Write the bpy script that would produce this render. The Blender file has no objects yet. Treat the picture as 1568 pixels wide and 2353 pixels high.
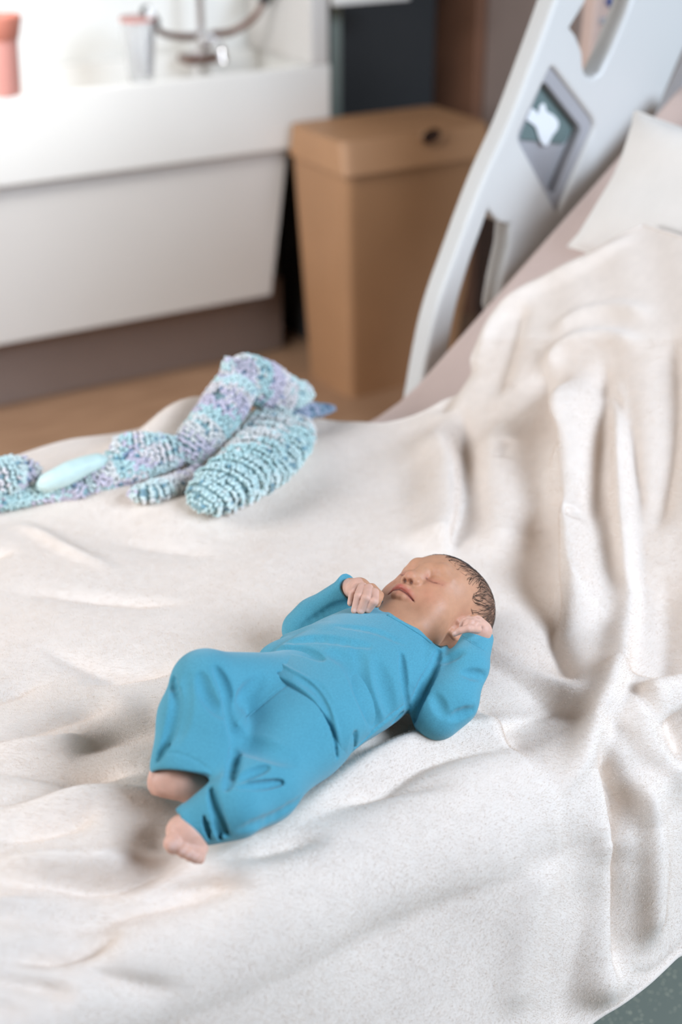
import bpy, bmesh, math, random
import numpy as np
from mathutils import Vector, Matrix
from mathutils.bvhtree import BVHTree

random.seed(7); rng = np.random.RandomState(7)
sc = bpy.context.scene
COL = sc.collection

# ------------------------------------------------------------------ camera
# world: X along the bed towards its raised head, Y across the bed away from the photographer, Z up (metres)
F = 2353 * 50 / 36.0; CX, CY = 784.0, 1176.5
PITCH, YAW = math.radians(27.1), math.radians(30.6)
CAM = np.array([0.0, 0.0, 1.603])
FW = np.array([math.sin(YAW)*math.cos(PITCH), math.cos(YAW)*math.cos(PITCH), -math.sin(PITCH)])
RT = np.array([math.cos(YAW), -math.sin(YAW), 0.0]); UP = np.cross(RT, FW)
cd = bpy.data.cameras.new('camera'); cam = bpy.data.objects.new('camera', cd); COL.objects.link(cam)
cd.sensor_fit = 'VERTICAL'; cd.sensor_height = 36; cd.sensor_width = 24; cd.lens = 50
cd.clip_start = 0.02
cd.dof.use_dof = True; cd.dof.focus_distance = 1.66; cd.dof.aperture_fstop = 2.2
M4 = Matrix(((RT[0], UP[0], -FW[0], CAM[0]), (RT[1], UP[1], -FW[1], CAM[1]), (RT[2], UP[2], -FW[2], CAM[2]), (0, 0, 0, 1)))
cam.matrix_world = M4
sc.camera = cam

# ------------------------------------------------------------------ light
w = bpy.data.worlds.new('world'); sc.world = w; w.use_nodes = True
bg = w.node_tree.nodes['Background']; bg.inputs[0].default_value = (1.0, 0.70, 0.47, 1); bg.inputs[1].default_value = 0.13
def area(name, loc, target, size, energy, color):
    ld = bpy.data.lights.new(name, 'AREA'); ld.shape = 'RECTANGLE'; ld.size, ld.size_y = size; ld.energy = energy; ld.color = color
    o = bpy.data.objects.new(name, ld); COL.objects.link(o); o.location = loc
    o.rotation_euler = (Vector(target) - Vector(loc)).to_track_quat('-Z', 'Y').to_euler(); return o
area('window_daylight', (2.0, -.88, 2.45), (0.75, 1.25, 0.65), (1.6, 1.2), 122, (0.77, 0.935, 1.15))
area('window_daylight_left', (-1.6, 2.1, 1.9), (1.3, 3.3, 0.8), (1.6, 1.5), 86, (0.91, 0.97, 1.06))
ml = area('basin_fill', (0.5, 2.75, 2.25), (1.05, 3.65, 0.75), (1.2, .4), 8, (1.0, 1.0, 0.99)); ml.data.spread = math.radians(75)  # added fill light to brighten the basin; no such lamp is seen
sc.view_settings.view_transform = 'Standard'; sc.view_settings.look = 'None'
sc.view_settings.exposure = 0.0; sc.view_settings.gamma = 1.0; sc.view_settings.use_curve_mapping = False

sc.cycles.max_bounces = 7; sc.cycles.diffuse_bounces = 4; sc.cycles.glossy_bounces = 3; sc.cycles.transmission_bounces = 6; sc.cycles.adaptive_threshold = .035

# ------------------------------------------------------------------ helpers
def ray(x, y): return RT*((x-CX)/F) + UP*((CY-y)/F) + FW
def at(x, y, z):                      # point of height z seen at photo position x, y
    d = ray(x, y); return CAM + d*((z-CAM[2])/d[2])
def aty(x, y, Y):                     # point on the upright plane y = Y
    d = ray(x, y); return CAM + d*((Y-CAM[1])/d[1])
def ataxis(x, y, X):
    d = ray(x, y); return CAM + d*((X-CAM[0])/d[0])
def proj(P):
    q = np.asarray(P) - CAM; z = q @ FW
    return CX + F*(q@RT)/z, CY - F*(q@UP)/z

def srgb(r, g, b):
    f = lambda c: (c/255)/12.92 if c/255 <= .04045 else ((c/255+.055)/1.055)**2.4
    return (f(r), f(g), f(b), 1.0)

def mat(name, col, rough=.5, var=0.0, vscale=30, bump=0.0, bscale=200, sheen=0.0, metal=0.0, sss=0.0, attr=None, spec=0.5, trans=0.0, alpha=1.0, coat=0.0, bump2=None, detail=3):
    m = bpy.data.materials.new(name); m.use_nodes = True
    nt = m.node_tree; N = nt.nodes; L = nt.links; b = N['Principled BSDF']
    b.inputs['Roughness'].default_value = rough; b.inputs['Metallic'].default_value = metal
    b.inputs['Specular IOR Level'].default_value = spec
    b.inputs['Transmission Weight'].default_value = trans
    b.inputs['Coat Weight'].default_value = coat
    if sheen:
        b.inputs['Sheen Weight'].default_value = sheen; b.inputs['Sheen Roughness'].default_value = .45
    if sss:
        b.inputs['Subsurface Weight'].default_value = sss; b.inputs['Subsurface Radius'].default_value = (1.0, .35, .2); b.inputs['Subsurface Scale'].default_value = .006
    tc = N.new('ShaderNodeTexCoord')
    src = None
    if attr:
        a = N.new('ShaderNodeAttribute'); a.attribute_name = attr; src = a.outputs['Color']
    if var:
        nz = N.new('ShaderNodeTexNoise'); nz.inputs['Scale'].default_value = vscale; nz.inputs['Detail'].default_value = detail
        L.new(tc.outputs['Object'], nz.inputs['Vector'])
        mr = N.new('ShaderNodeMapRange'); mr.inputs['From Min'].default_value = .3; mr.inputs['From Max'].default_value = .7
        mr.inputs['To Min'].default_value = 1-var; mr.inputs['To Max'].default_value = 1+var
        L.new(nz.outputs['Fac'], mr.inputs['Value'])
        mx = N.new('ShaderNodeVectorMath'); mx.operation = 'SCALE'
        if src: L.new(src, mx.inputs[0])
        else: mx.inputs[0].default_value = col[:3]
        L.new(mr.outputs[0], mx.inputs['Scale']); src = mx.outputs[0]
    if src: L.new(src, b.inputs['Base Color'])
    else: b.inputs['Base Color'].default_value = col
    if bump:
        nb = N.new('ShaderNodeTexNoise'); nb.inputs['Scale'].default_value = bscale; nb.inputs['Detail'].default_value = 2
        L.new(tc.outputs['Object'], nb.inputs['Vector'])
        bp = N.new('ShaderNodeBump'); bp.inputs['Strength'].default_value = 1.0; bp.inputs['Distance'].default_value = bump
        L.new(nb.outputs['Fac'], bp.inputs['Height']); last = bp
        if bump2:
            n2 = N.new('ShaderNodeTexNoise'); n2.inputs['Scale'].default_value = bump2[1]; n2.inputs['Detail'].default_value = 2
            L.new(tc.outputs['Object'], n2.inputs['Vector'])
            b2 = N.new('ShaderNodeBump'); b2.inputs['Distance'].default_value = bump2[0]
            L.new(n2.outputs['Fac'], b2.inputs['Height']); L.new(bp.outputs[0], b2.inputs['Normal']); last = b2
        L.new(last.outputs[0], b.inputs['Normal'])
    return m

def link(o, parent=None):
    COL.objects.link(o)
    if parent is not None: o.parent = parent
    return o
def mesh_obj(name, V, Fc, m, parent=None, smooth=True, colors=None):
    me = bpy.data.meshes.new(name)
    V = np.asarray(V, dtype=np.float32)
    if isinstance(Fc, np.ndarray):
        k = Fc.shape[1]; me.vertices.add(len(V)); me.vertices.foreach_set('co', V.ravel())
        me.loops.add(Fc.size); me.loops.foreach_set('vertex_index', Fc.astype(np.int32).ravel())
        me.polygons.add(len(Fc)); me.polygons.foreach_set('loop_start', np.arange(0, Fc.size, k, dtype=np.int32))
        me.update(calc_edges=True)
    else:
        me.from_pydata([tuple(v) for v in V], [], [tuple(f) for f in Fc]); me.update()
    if smooth: me.polygons.foreach_set('use_smooth', np.ones(len(me.polygons), dtype=bool))
    if colors is not None:
        at_ = me.color_attributes.new('tint', 'FLOAT_COLOR', 'POINT')
        c4 = np.ones((len(V), 4), dtype=np.float32); c4[:, :3] = colors; at_.data.foreach_set('color', c4.ravel())
    if m: me.materials.append(m)
    return link(bpy.data.objects.new(name, me), parent)
def empty(name, loc=(0, 0, 0)):
    o = bpy.data.objects.new(name, None); o.location = loc; o.empty_display_size = .05; COL.objects.link(o); return o
def tag(o, label=None, cat=None, group=None, kind=None):
    if label: o['label'] = label
    if cat: o['category'] = cat
    if group: o['group'] = group
    if kind: o['kind'] = kind
    return o
def keep(o, parent):                 # parent an object built in world space to an Empty that may sit elsewhere
    o.parent = parent; o.matrix_parent_inverse = Matrix.Translation(-Vector(parent.location)); return o

class MB:                            # a small mesh collector
    def __init__(s): s.v = []; s.f = []
    def add(s, v, f):
        n = len(s.v); s.v += [tuple(p) for p in v]; s.f += [tuple(i+n for i in q) for q in f]; return s
    def box(s, a, b, bev=0.0):
        bm = bmesh.new(); bmesh.ops.create_cube(bm, size=1)
        a, b = np.minimum(a, b), np.maximum(a, b)
        for v in bm.verts: v.co = Vector([(a[i]+b[i])/2 + v.co[i]*(b[i]-a[i]) for i in range(3)])
        if bev: bmesh.ops.bevel(bm, geom=bm.edges[:], offset=bev, segments=3, affect='EDGES', profile=.6)
        bm.verts.index_update(); s.add([v.co[:] for v in bm.verts], [[v.index for v in f.verts] for f in bm.faces]); bm.free(); return s
    def lathe(s, base, prof, n=40, axis=None):
        base = np.array(base); V = []; Fq = []
        for r, h in prof:
            for k in range(n):
                a = 2*math.pi*k/n; V.append(base + np.array([r*math.cos(a), r*math.sin(a), h]))
        for i in range(len(prof)-1):
            for k in range(n): Fq.append((i*n+k, i*n+(k+1) % n, (i+1)*n+(k+1) % n, (i+1)*n+k))
        return s.add(V, Fq)
    def tube(s, pts, rad, n=12, cap=True):
        P = np.array(pts, float); rad = np.broadcast_to(rad, (len(P),)); V = []; Fq = []
        T = np.gradient(P, axis=0); T /= np.linalg.norm(T, axis=1)[:, None]
        u = np.cross(T[0], [0, 0, 1.0]);
        if np.linalg.norm(u) < 1e-3: u = np.array([1.0, 0, 0])
        for i in range(len(P)):
            u = u - T[i]*(u@T[i]); u /= np.linalg.norm(u); v = np.cross(T[i], u)
            for k in range(n):
                a = 2*math.pi*k/n; V.append(P[i] + rad[i]*(u*math.cos(a)+v*math.sin(a)))
        for i in range(len(P)-1):
            for k in range(n): Fq.append((i*n+k, i*n+(k+1) % n, (i+1)*n+(k+1) % n, (i+1)*n+k))
        if cap: Fq.append(tuple(range(n-1, -1, -1))); Fq.append(tuple(range((len(P)-1)*n, len(P)*n)))
        return s.add(V, Fq)
    def build(s, name, m, parent=None, smooth=True, auto=True):
        o = mesh_obj(name, s.v, s.f, m, parent, smooth)
        if smooth and auto: o.data.set_sharp_from_angle(angle=math.radians(40))
        return o
def spline(pts, n=12):               # Catmull-Rom
    P = np.array(pts, float)
    if len(P) < 3: return np.array([P[0]+(P[-1]-P[0])*t for t in np.linspace(0, 1, n)])
    Q = np.vstack([2*P[0]-P[1], P, 2*P[-1]-P[-2]]); out = []
    for i in range(1, len(Q)-2):
        for t in np.linspace(0, 1, n, endpoint=False):
            a, b, c, d = Q[i-1], Q[i], Q[i+1], Q[i+2]
            out.append(.5*((2*b)+(-a+c)*t+(2*a-5*b+4*c-d)*t*t+(-a+3*b-3*c+d)*t**3))
    out.append(P[-1]); return np.array(out)

# relief: ridges and valleys pressed into a mesh along a line that was traced on its surface
def vnormals(V, Q):
    n = np.zeros_like(V); a = V[Q[:, 0]]; b = V[Q[:, 1]]; c = V[Q[:, 2]]; d = V[Q[:, -1]]
    fn = np.cross(c-a, d-b)
    for k in range(Q.shape[1]): np.add.at(n, Q[:, k], fn)
    return n/np.maximum(np.linalg.norm(n, axis=1), 1e-12)[:, None]
def polydist(V, P):
    best = np.full(len(V), 1e9); side = np.zeros((len(V), 3)); tan = np.zeros((len(V), 3)); tt = np.zeros(len(V))
    n = len(P)-1
    for i in range(n):
        ab = P[i+1]-P[i]; L2 = ab@ab+1e-12; t = np.clip(((V-P[i])@ab)/L2, 0, 1); q = V-P[i]-t[:, None]*ab
        d = np.einsum('ij,ij->i', q, q); m_ = d < best
        best[m_] = d[m_]; side[m_] = q[m_]; tan[m_] = ab/math.sqrt(L2); tt[m_] = (i+t[m_])/n
    return np.sqrt(best), side, tan, tt
def relief(V, Nrm, bvh, folds, taper=2.4):
    base_taper = taper
    D = np.zeros(len(V))
    for pts, wl, wr, amp in folds:
        px = spline(pts, 8); P = []; taper = 5.0 if np.mean([q[0] for q in pts]) > 1000 else base_taper
        for x, y in px:
            h = bvh.ray_cast(Vector(CAM), Vector(ray(x, y)))
            if h[0] is not None: P.append(np.array(h[0]))
        if len(P) < 2: continue
        P = np.array(P); R = 4.5*max(wl, wr)
        m_ = np.all((V > P.min(0)-R) & (V < P.max(0)+R), axis=1)
        idx = np.nonzero(m_)[0]
        if not len(idx): continue
        d, s, t, tt = polydist(V[idx], P)
        sg = np.einsum('ij,ij->i', np.cross(t, s), Nrm[idx])     # >0: left of the direction of travel
        wd = np.where(sg > 0, wl, wr)
        if amp > 0: h = amp*np.exp(-(d/wd)**2)
        else: h = amp*np.exp(-(np.sqrt(d*d+.0015**2)/(1.25*wd))**1.15)       # valleys: a crease between plump sides
        if taper:
            q = np.clip(np.minimum(tt, 1-tt)*taper, 0, 1); h *= q*q*(3-2*q)
        D[idx] += h
    return D

# ------------------------------------------------------------------ signed-distance modelling (for the baby)
class Prim:
    __slots__ = ('f', 'c', 'r', 'op', 'k')
    def __init__(s, f, c, r, op='u', k=.006): s.f, s.c, s.r, s.op, s.k = f, np.asarray(c, float), r, op, k
def rcone(a, b, ra, rb, op='u', k=.006):
    a = np.asarray(a, float); b = np.asarray(b, float); ab = b-a; L2 = ab@ab+1e-12
    def f(p):
        t = np.clip(((p-a)@ab)/L2, 0, 1); q = p-a-t[:, None]*ab
        return np.sqrt(np.einsum('ij,ij->i', q, q)) - (ra+(rb-ra)*t)
    return Prim(f, (a+b)/2, np.sqrt(L2)/2+max(ra, rb), op, k)
def ball(c, r, op='u', k=.006): return rcone(c, np.asarray(c)+1e-6, r, r, op, k)
def ell(c, r, R=None, op='u', k=.006):
    c = np.asarray(c, float); r = np.asarray(r, float); R = np.eye(3) if R is None else np.asarray(R)
    def f(p):
        q = (p-c)@R; a = q/r; k0 = np.sqrt(np.einsum('ij,ij->i', a, a)); a = q/(r*r); k1 = np.sqrt(np.einsum('ij,ij->i', a, a))
        return k0*(k0-1)/np.maximum(k1, 1e-9)
    return Prim(f, c, r.max(), op, k)
def fcone(a, b, ra, rb, nrm, flat, op='u', k=.006):   # capsule flattened along nrm (flat < 1)
    a = np.asarray(a, float); b = np.asarray(b, float); n = np.asarray(nrm, float); ab = b-a; n = n-ab*(n@ab)/(ab@ab); n /= np.linalg.norm(n); L2 = ab@ab
    def f(p):
        t = np.clip(((p-a)@ab)/L2, 0, 1); q = p-a-t[:, None]*ab; h = q@n
        q = q+np.outer(h*(1/flat-1), n); return (np.sqrt(np.einsum('ij,ij->i', q, q))-(ra+(rb-ra)*t))*flat
    return Prim(f, (a+b)/2, math.sqrt(L2)/2+max(ra, rb), op, k)
def chain(pts, rad, op='u', k=.006): return [rcone(pts[i], pts[i+1], rad[i], rad[i+1], op, k) for i in range(len(pts)-1)]
def evalsdf(prims, p):
    d = np.full(len(p), .05)
    for pr in prims:
        e = pr.f(p); k = pr.k
        if pr.op == 'u':
            h = np.maximum(k-np.abs(d-e), 0)/k; d = np.minimum(d, e)-h*h*k*.25
        else:
            e = -e; h = np.maximum(k-np.abs(d-e), 0)/k; d = np.maximum(d, e)+h*h*k*.25
    return d
def nets(prims, h, B=12):
    lo = np.min([p.c-p.r for p in prims if p.op == 'u'], axis=0)-4*h; hi = np.max([p.c+p.r for p in prims if p.op == 'u'], axis=0)+4*h
    nb = np.ceil((hi-lo)/(h*B)).astype(int); n = nb*B; D = np.full(n, .05, dtype=np.float32)
    g = np.stack(np.meshgrid(*[np.arange(B)]*3, indexing='ij'), -1).reshape(-1, 3)*h; rb = math.sqrt(3)*B*h/2
    PC = np.array([p.c for p in prims]); PR = np.array([p.r+rb+p.k+.003 for p in prims]); PU = np.array([p.op == 'u' for p in prims])
    for bi in range(nb[0]):
        for bj in range(nb[1]):
            for bk in range(nb[2]):
                o = lo+np.array([bi, bj, bk])*B*h; c = o+(B-1)*h/2
                ac = np.linalg.norm(PC-c, axis=1) < PR
                if not (ac & PU).any(): continue
                act = [prims[i] for i in np.nonzero(ac)[0]]
                d0 = evalsdf(act, c[None])[0]
                sl = (slice(bi*B, bi*B+B), slice(bj*B, bj*B+B), slice(bk*B, bk*B+B))
                if abs(d0) > rb*1.6: D[sl] = d0; continue
                D[sl] = evalsdf(act, g+o).reshape(B, B, B)
    S = D < 0
    c8 = np.zeros(np.array(S.shape)-1, dtype=np.int8)
    for i in (0, 1):
        for j in (0, 1):
            for k in (0, 1): c8 += S[i:S.shape[0]-1+i, j:S.shape[1]-1+j, k:S.shape[2]-1+k]
    act = (c8 > 0) & (c8 < 8); idx = np.argwhere(act); num = np.full(act.shape, -1, dtype=np.int32); num[act] = np.arange(len(idx))
    acc = np.zeros((len(idx), 3)); cnt = np.zeros(len(idx))
    cor = [(i, j, k) for i in (0, 1) for j in (0, 1) for k in (0, 1)]
    for a in cor:
        for ax in range(3):
            if a[ax] == 1: continue
            b = list(a); b[ax] = 1; va = D[tuple((idx+a).T)]; vb = D[tuple((idx+b).T)]
            m_ = (va < 0) != (vb < 0); t = va[m_]/(va[m_]-vb[m_]); q = np.array(a, float)[None].repeat(m_.sum(), 0); q[:, ax] += t
            acc[m_] += q; cnt[m_] += 1
    V = lo+(idx+acc/cnt[:, None])*h; Fs = []
    for ax in range(3):
        u, v = (ax+1) % 3, (ax+2) % 3; sl = [slice(None)]*3; s2 = [slice(None)]*3; sl[ax] = slice(0, -1); s2[ax] = slice(1, None)
        ed = np.argwhere(S[tuple(sl)] != S[tuple(s2)]); ed = ed[(ed[:, u] > 0) & (ed[:, v] > 0)]
        fl = S[tuple(ed.T)]
        def cell(du, dv):
            q = ed.copy(); q[:, u] -= du; q[:, v] -= dv; return num[tuple(q.T)]
        q = np.stack([cell(1, 1), cell(0, 1), cell(0, 0), cell(1, 0)], 1); q[~fl] = q[~fl][:, ::-1]; Fs.append(q)
    Fq = np.vstack(Fs); Fq = Fq[(Fq >= 0).all(1)]
    return V, Fq
def smoothmesh(V, Q, it=2, lam=.5):
    E = np.vstack([Q[:, [0, 1]], Q[:, [1, 2]], Q[:, [2, 3]], Q[:, [3, 0]]]); cnt = np.zeros(len(V)); np.add.at(cnt, E[:, 0], 1); np.add.at(cnt, E[:, 1], 1)
    for _ in range(it):
        s = np.zeros_like(V)
        for k in range(3):
            s[:, k] = np.bincount(E[:, 0], V[E[:, 1], k], len(V))+np.bincount(E[:, 1], V[E[:, 0], k], len(V))
        V = V+lam*(s/np.maximum(cnt, 1)[:, None]-V)
    return V
def bvh_of(V, Q): return BVHTree.FromPolygons([tuple(v) for v in V], [tuple(int(i) for i in q) for q in Q])

# ------------------------------------------------------------------ materials
M = dict(
 fleece=mat('fleece', srgb(230, 217, 205), .95, .03, 60, .0004, 700, sheen=.3, spec=.1),
 sheet=mat('sheet', srgb(214, 192, 182), .9, .02, 20, .0006, 900, spec=.2),
 pillow=mat('pillow', srgb(244, 238, 230), .85, .02, 20, .0006, 900, spec=.2),
 jersey=mat('jersey', srgb(84, 156, 176), .9, .10, 700, .0005, 1500, sheen=.25, spec=.15),
 skin=mat('skin', (.8, .6, .5, 1), .5, .05, 120, .00012, 900, sss=.18, attr='tint', spec=.35),
 hair=mat('hair', srgb(58, 44, 37), .5),
 yarn=mat('yarn', (.6, .8, .85, 1), .95, .10, 400, .0008, 900, sheen=.3, attr='tint', spec=.1),
 yarn_core=mat('yarn_core', srgb(138, 168, 172), .95, .25, 120),
 satin=mat('satin', srgb(204, 226, 220), .5, .04, 60, .001, 120),
 ceramic=mat('ceramic', srgb(230, 227, 221), .35, .01, 5),
 laminate=mat('laminate', srgb(208, 203, 197), .6, .01, 5),
 wallpaint=mat('wallpaint', srgb(232, 231, 226), .85, .015, 8, .0004, 300),
 taupe=mat('taupe', srgb(150, 132, 122), .8, .03, 6, .0004, 300),
 dark=mat('dark', srgb(58, 58, 58), .7, .05, 10),
 green=mat('green', srgb(150, 160, 150), .7, .04, 10),
 carcass=mat('carcass', srgb(122, 84, 62), .6, .10, 6),
 bin=mat('bin', srgb(170, 128, 92), .55, .04, 5),
 bin_hole_shade=mat('bin_hole_shade', srgb(60, 38, 28), .8),
 chrome=mat('chrome', (.8, .8, .82, 1), .12, metal=1.0),
 brown_metal=mat('brown_metal', srgb(120, 92, 80), .3, metal=.7),
 glass=mat('glass', (.95, .95, .95, 1), .05, trans=.85),
 pink=mat('pink', srgb(214, 150, 138), .5, .02, 10),
 coral=mat('coral', srgb(205, 128, 108), .5, .02, 10),
 plastic=mat('plastic', srgb(214, 212, 207), .4, .01, 5, coat=.1),
 plasticgrey=mat('plasticgrey', srgb(168, 166, 168), .5, .02, 12),
 label_green=mat('label_green', srgb(104, 122, 120), .5),
 label_white=mat('label_white', srgb(236, 238, 238), .5),
 blue=mat('blue', srgb(40, 70, 130), .5),
 metal=mat('metal', srgb(120, 120, 120), .4, metal=.6),
 black=mat('black', srgb(30, 30, 30), .6),
 panelpink=mat('panelpink', srgb(206, 178, 164), .55, .02, 10),
)
# speckled vinyl and wood-look vinyl floors
def speckle():
    m = bpy.data.materials.new('speckled_vinyl'); m.use_nodes = True; N = m.node_tree.nodes; L = m.node_tree.links; b = N['Principled BSDF']
    tc = N.new('ShaderNodeTexCoord'); vo = N.new('ShaderNodeTexVoronoi'); vo.inputs['Scale'].default_value = 140; L.new(tc.outputs['Object'], vo.inputs['Vector'])
    rp = N.new('ShaderNodeValToRGB'); rp.color_ramp.elements[0].position = .16; rp.color_ramp.elements[0].color = srgb(198, 194, 168); rp.color_ramp.elements[1].position = .22; rp.color_ramp.elements[1].color = srgb(122, 128, 117)
    L.new(vo.outputs['Distance'], rp.inputs['Fac']); L.new(rp.outputs[0], b.inputs['Base Color']); b.inputs['Roughness'].default_value = .5; return m
def wood():
    m = bpy.data.materials.new('wood_vinyl'); m.use_nodes = True; N = m.node_tree.nodes; L = m.node_tree.links; b = N['Principled BSDF']
    tc = N.new('ShaderNodeTexCoord'); mp = N.new('ShaderNodeMapping'); mp.inputs['Scale'].default_value = (1, 14, 1); L.new(tc.outputs['Object'], mp.inputs['Vector'])
    nz = N.new('ShaderNodeTexNoise'); nz.inputs['Scale'].default_value = 5; nz.inputs['Detail'].default_value = 5; L.new(mp.outputs[0], nz.inputs['Vector'])
    rp = N.new('ShaderNodeValToRGB'); rp.color_ramp.elements[0].position = .3; rp.color_ramp.elements[0].color = srgb(136, 104, 80); rp.color_ramp.elements[1].position = .7; rp.color_ramp.elements[1].color = srgb(168, 134, 106)
    L.new(nz.outputs['Fac'], rp.inputs['Fac']); L.new(rp.outputs[0], b.inputs['Base Color']); b.inputs['Roughness'].default_value = .4; return m
M['floor'] = speckle(); M['wood'] = wood()

def fibre():
    m = bpy.data.materials.new('plush_fibre'); m.use_nodes = True; N = m.node_tree.nodes; L = m.node_tree.links; N.remove(N['Principled BSDF'])
    a = N.new('ShaderNodeBsdfDiffuse'); t = N.new('ShaderNodeBsdfTranslucent'); x = N.new('ShaderNodeMixShader'); x.inputs[0].default_value = .5
    for q in (a, t): q.inputs['Color'].default_value = srgb(236, 223, 211)
    L.new(a.outputs[0], x.inputs[1]); L.new(t.outputs[0], x.inputs[2]); L.new(x.outputs[0], N['Material Output'].inputs[0]); return m
M['pile'] = fibre()
# ------------------------------------------------------------------ the room
def struct(name, mb, m): return tag(mb.build(name, M[m]), kind='structure')
struct('floor', MB().box((-2.6, -2.6, -.05), (5, 2.35, 0)), 'floor')
struct('floor', MB().box((-2.6, 2.35, -.05), (5, 4.1, 0)), 'wood')
struct('wall_back', MB().box((-2.6, 4.0, 0), (5, 4.1, 2.7)), 'wallpaint')
struct('trim_1', MB().box((-.6, 3.78, 0), (2.02, 4.0, .235), .004), 'taupe')
struct('wall_right', MB().box((2.74, 3.30, 0), (5, 4.0, 2.7), .006), 'taupe')

# ------------------------------------------------------------------ washbasin
van = tag(empty('washbasin', (1.2, 3.8, .235)), 'white wall-hung trough washbasin over a set-back cabinet, far left', 'washbasin')
b = MB()
b.box((-.6, 3.60, .673), (2.095, 3.625, .897), .006)                 # front
b.box((-.6, 3.625, .673), (2.095, 3.985, .78), .004)                   # bowl bottom
b.box((2.05, 3.625, .78), (2.095, 3.985, .897), .004)
b.box((-.6, 3.955, .78), (2.05, 3.985, .897), .004)
keep(b.build('trough', M['ceramic']), van)
keep(MB().box((2.03, 3.60, .8975), (2.09, 3.985, 1.75), .006).build('side_screen', M['laminate']), van)
lo = [(-.6, 3.625), (1.965, 3.625), (1.965, 3.985), (-.6, 3.985)]; V = []
for z, dx in ((.2351, -.055), (.6729, 0)):
    for x, y in lo: V.append((x+(dx if x > 0 else 0), y+(.02 if (z < .3 and y < 3.7) else 0), z))
keep(MB().add(V, [(0, 3, 2, 1), (4, 5, 6, 7), (0, 1, 5, 4), (1, 2, 6, 5), (2, 3, 7, 6), (3, 0, 4, 7)]).build('cabinet', M['laminate'], smooth=False), van)
keep(MB().lathe((1.0, 3.8, .7805), [(0, .0005), (.025, .0015), (.028, 0)], 24).build('drain', M['chrome']), van)

tap = tag(empty('mixer_tap', (1.815, 3.86, .78)), 'chrome mixer tap with long lever handles at the back of the washbasin', 'tap')
keep(MB().lathe((1.815, 3.86, .7805), [(0, 0), (.045, 0), (.045, .012), (.028, .03), (.026, .16), (.03, .19), (.0, .20)], 28).build('body', M['chrome']), tap)
keep(MB().tube(spline([(1.815, 3.85, .93), (1.81, 3.78, .96), (1.80, 3.70, .955), (1.797, 3.675, .915)], 8), .012, 12).build('spout', M['chrome']), tap)
keep(MB().box((1.755, 3.82, .888), (1.875, 3.90, .912), .01).build('base_plate', M['brown_metal']), tap)  # brown tone is a reflection put into the chrome plate's colour
for s, p in ((-1, [(1.785, 3.84, .965), (1.72, 3.80, .975), (1.64, 3.74, 1.00), (1.60, 3.70, 1.04)]), (1, [(1.845, 3.85, .965), (1.90, 3.83, .97), (1.96, 3.80, 1.01), (1.99, 3.79, 1.06)])):
    lv = keep(MB().tube(spline(p, 8), [.011]*9+[.010]*8+[.009]*8, 12).build('lever', M['brown_metal']), tap)
    e = np.array(p[-1]); d = e-np.array(p[-2]); d /= np.linalg.norm(d)
    g = MB().tube([e-d*.015, e+d*.05], .017, 14).build('lever_grip', M['black']); g.parent = lv
keep(MB().tube([(1.815, 3.86, .95), (1.816, 3.86, 1.2)], .013, 14).build('riser', M['chrome']), tap)

cup = tag(empty('beaker', (1.163, 3.64, .8975)), 'coral pink beaker with a flared rim on the washbasin edge', 'beaker')
keep(MB().lathe((1.150, 3.645, .8975), [(0, .001), (.046, 0), (.048, .01), (.052, .135), (.049, .135), (.045, .012), (0, .012)], 36).build('body', M['pink']), cup)
keep(MB().lathe((1.150, 3.645, .8975), [(.0525, .135), (.056, .14), (.066, .185), (.066, .192), (.062, .192), (.052, .145), (.0495, .136)], 36).build('rim', M['coral']), cup)
gl = tag(empty('tumbler', (1.53, 3.63, .8975)), 'clear drinking glass on the washbasin edge left of the tap', 'glass')
keep(MB().lathe((1.53, 3.635, .8975), [(0, .001), (.030, 0), (.033, .006), (.047, .16), (.0445, .16), (.030, .012), (0, .01)], 36).build('bowl', M['glass']), gl)
keep(MB().lathe((1.53, 3.635, .8975), [(.0446, .152), (.0475, .156), (.0475, .163), (.0446, .163)], 36).build('lip', M['pink']), gl)
tb = tag(empty('toothbrush', (1.55, 3.635, .912)), 'white upright brush standing in the clear glass', 'brush')
keep(MB().tube([(1.552, 3.628, .912), (1.556, 3.62, 1.02), (1.558, 3.617, 1.06)], [.011, .009, .008], 10).build('handle', M['label_white']), tb)
keep(MB().box((1.552, 3.605, 1.058), (1.566, 3.628, 1.085), .003).build('head', M['label_white']), tb)

# tall dark cabinet in the recess, with its pale shelf
nic = tag(empty('open_cabinet', (2.4, 3.85, .0)), 'tall dark open cabinet beside the washbasin', 'cabinet')
keep(MB().box((2.12, 3.97, 0), (2.72, 3.995, 2.0)).build('back_panel', M['dark']), nic)
keep(MB().box((2.12, 3.72, .0), (2.165, 3.97, 2.0), .003).build('side_panel', M['dark']), nic)
keep(MB().box((2.70, 3.74, 0), (2.735, 3.97, 2.0), .003).build('side_panel', M['carcass']), nic)
keep(MB().box((2.166, 3.70, .62), (2.699, 3.969, .65), .003).build('shelf', M['dark']), nic)
keep(MB().box((2.166, 3.70, 1.19), (2.699, 3.969, 1.22), .003).build('shelf', M['dark']), nic)
keep(MB().box((2.166, 3.80, .6501), (2.25, 3.82, 1.189), .003).build('divider', M['green']), nic)
keep(MB().box((2.105, 3.60, 1.052), (2.36, 3.66, 1.082), .004).build('shelf_rail', M['ceramic']), nic)

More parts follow.
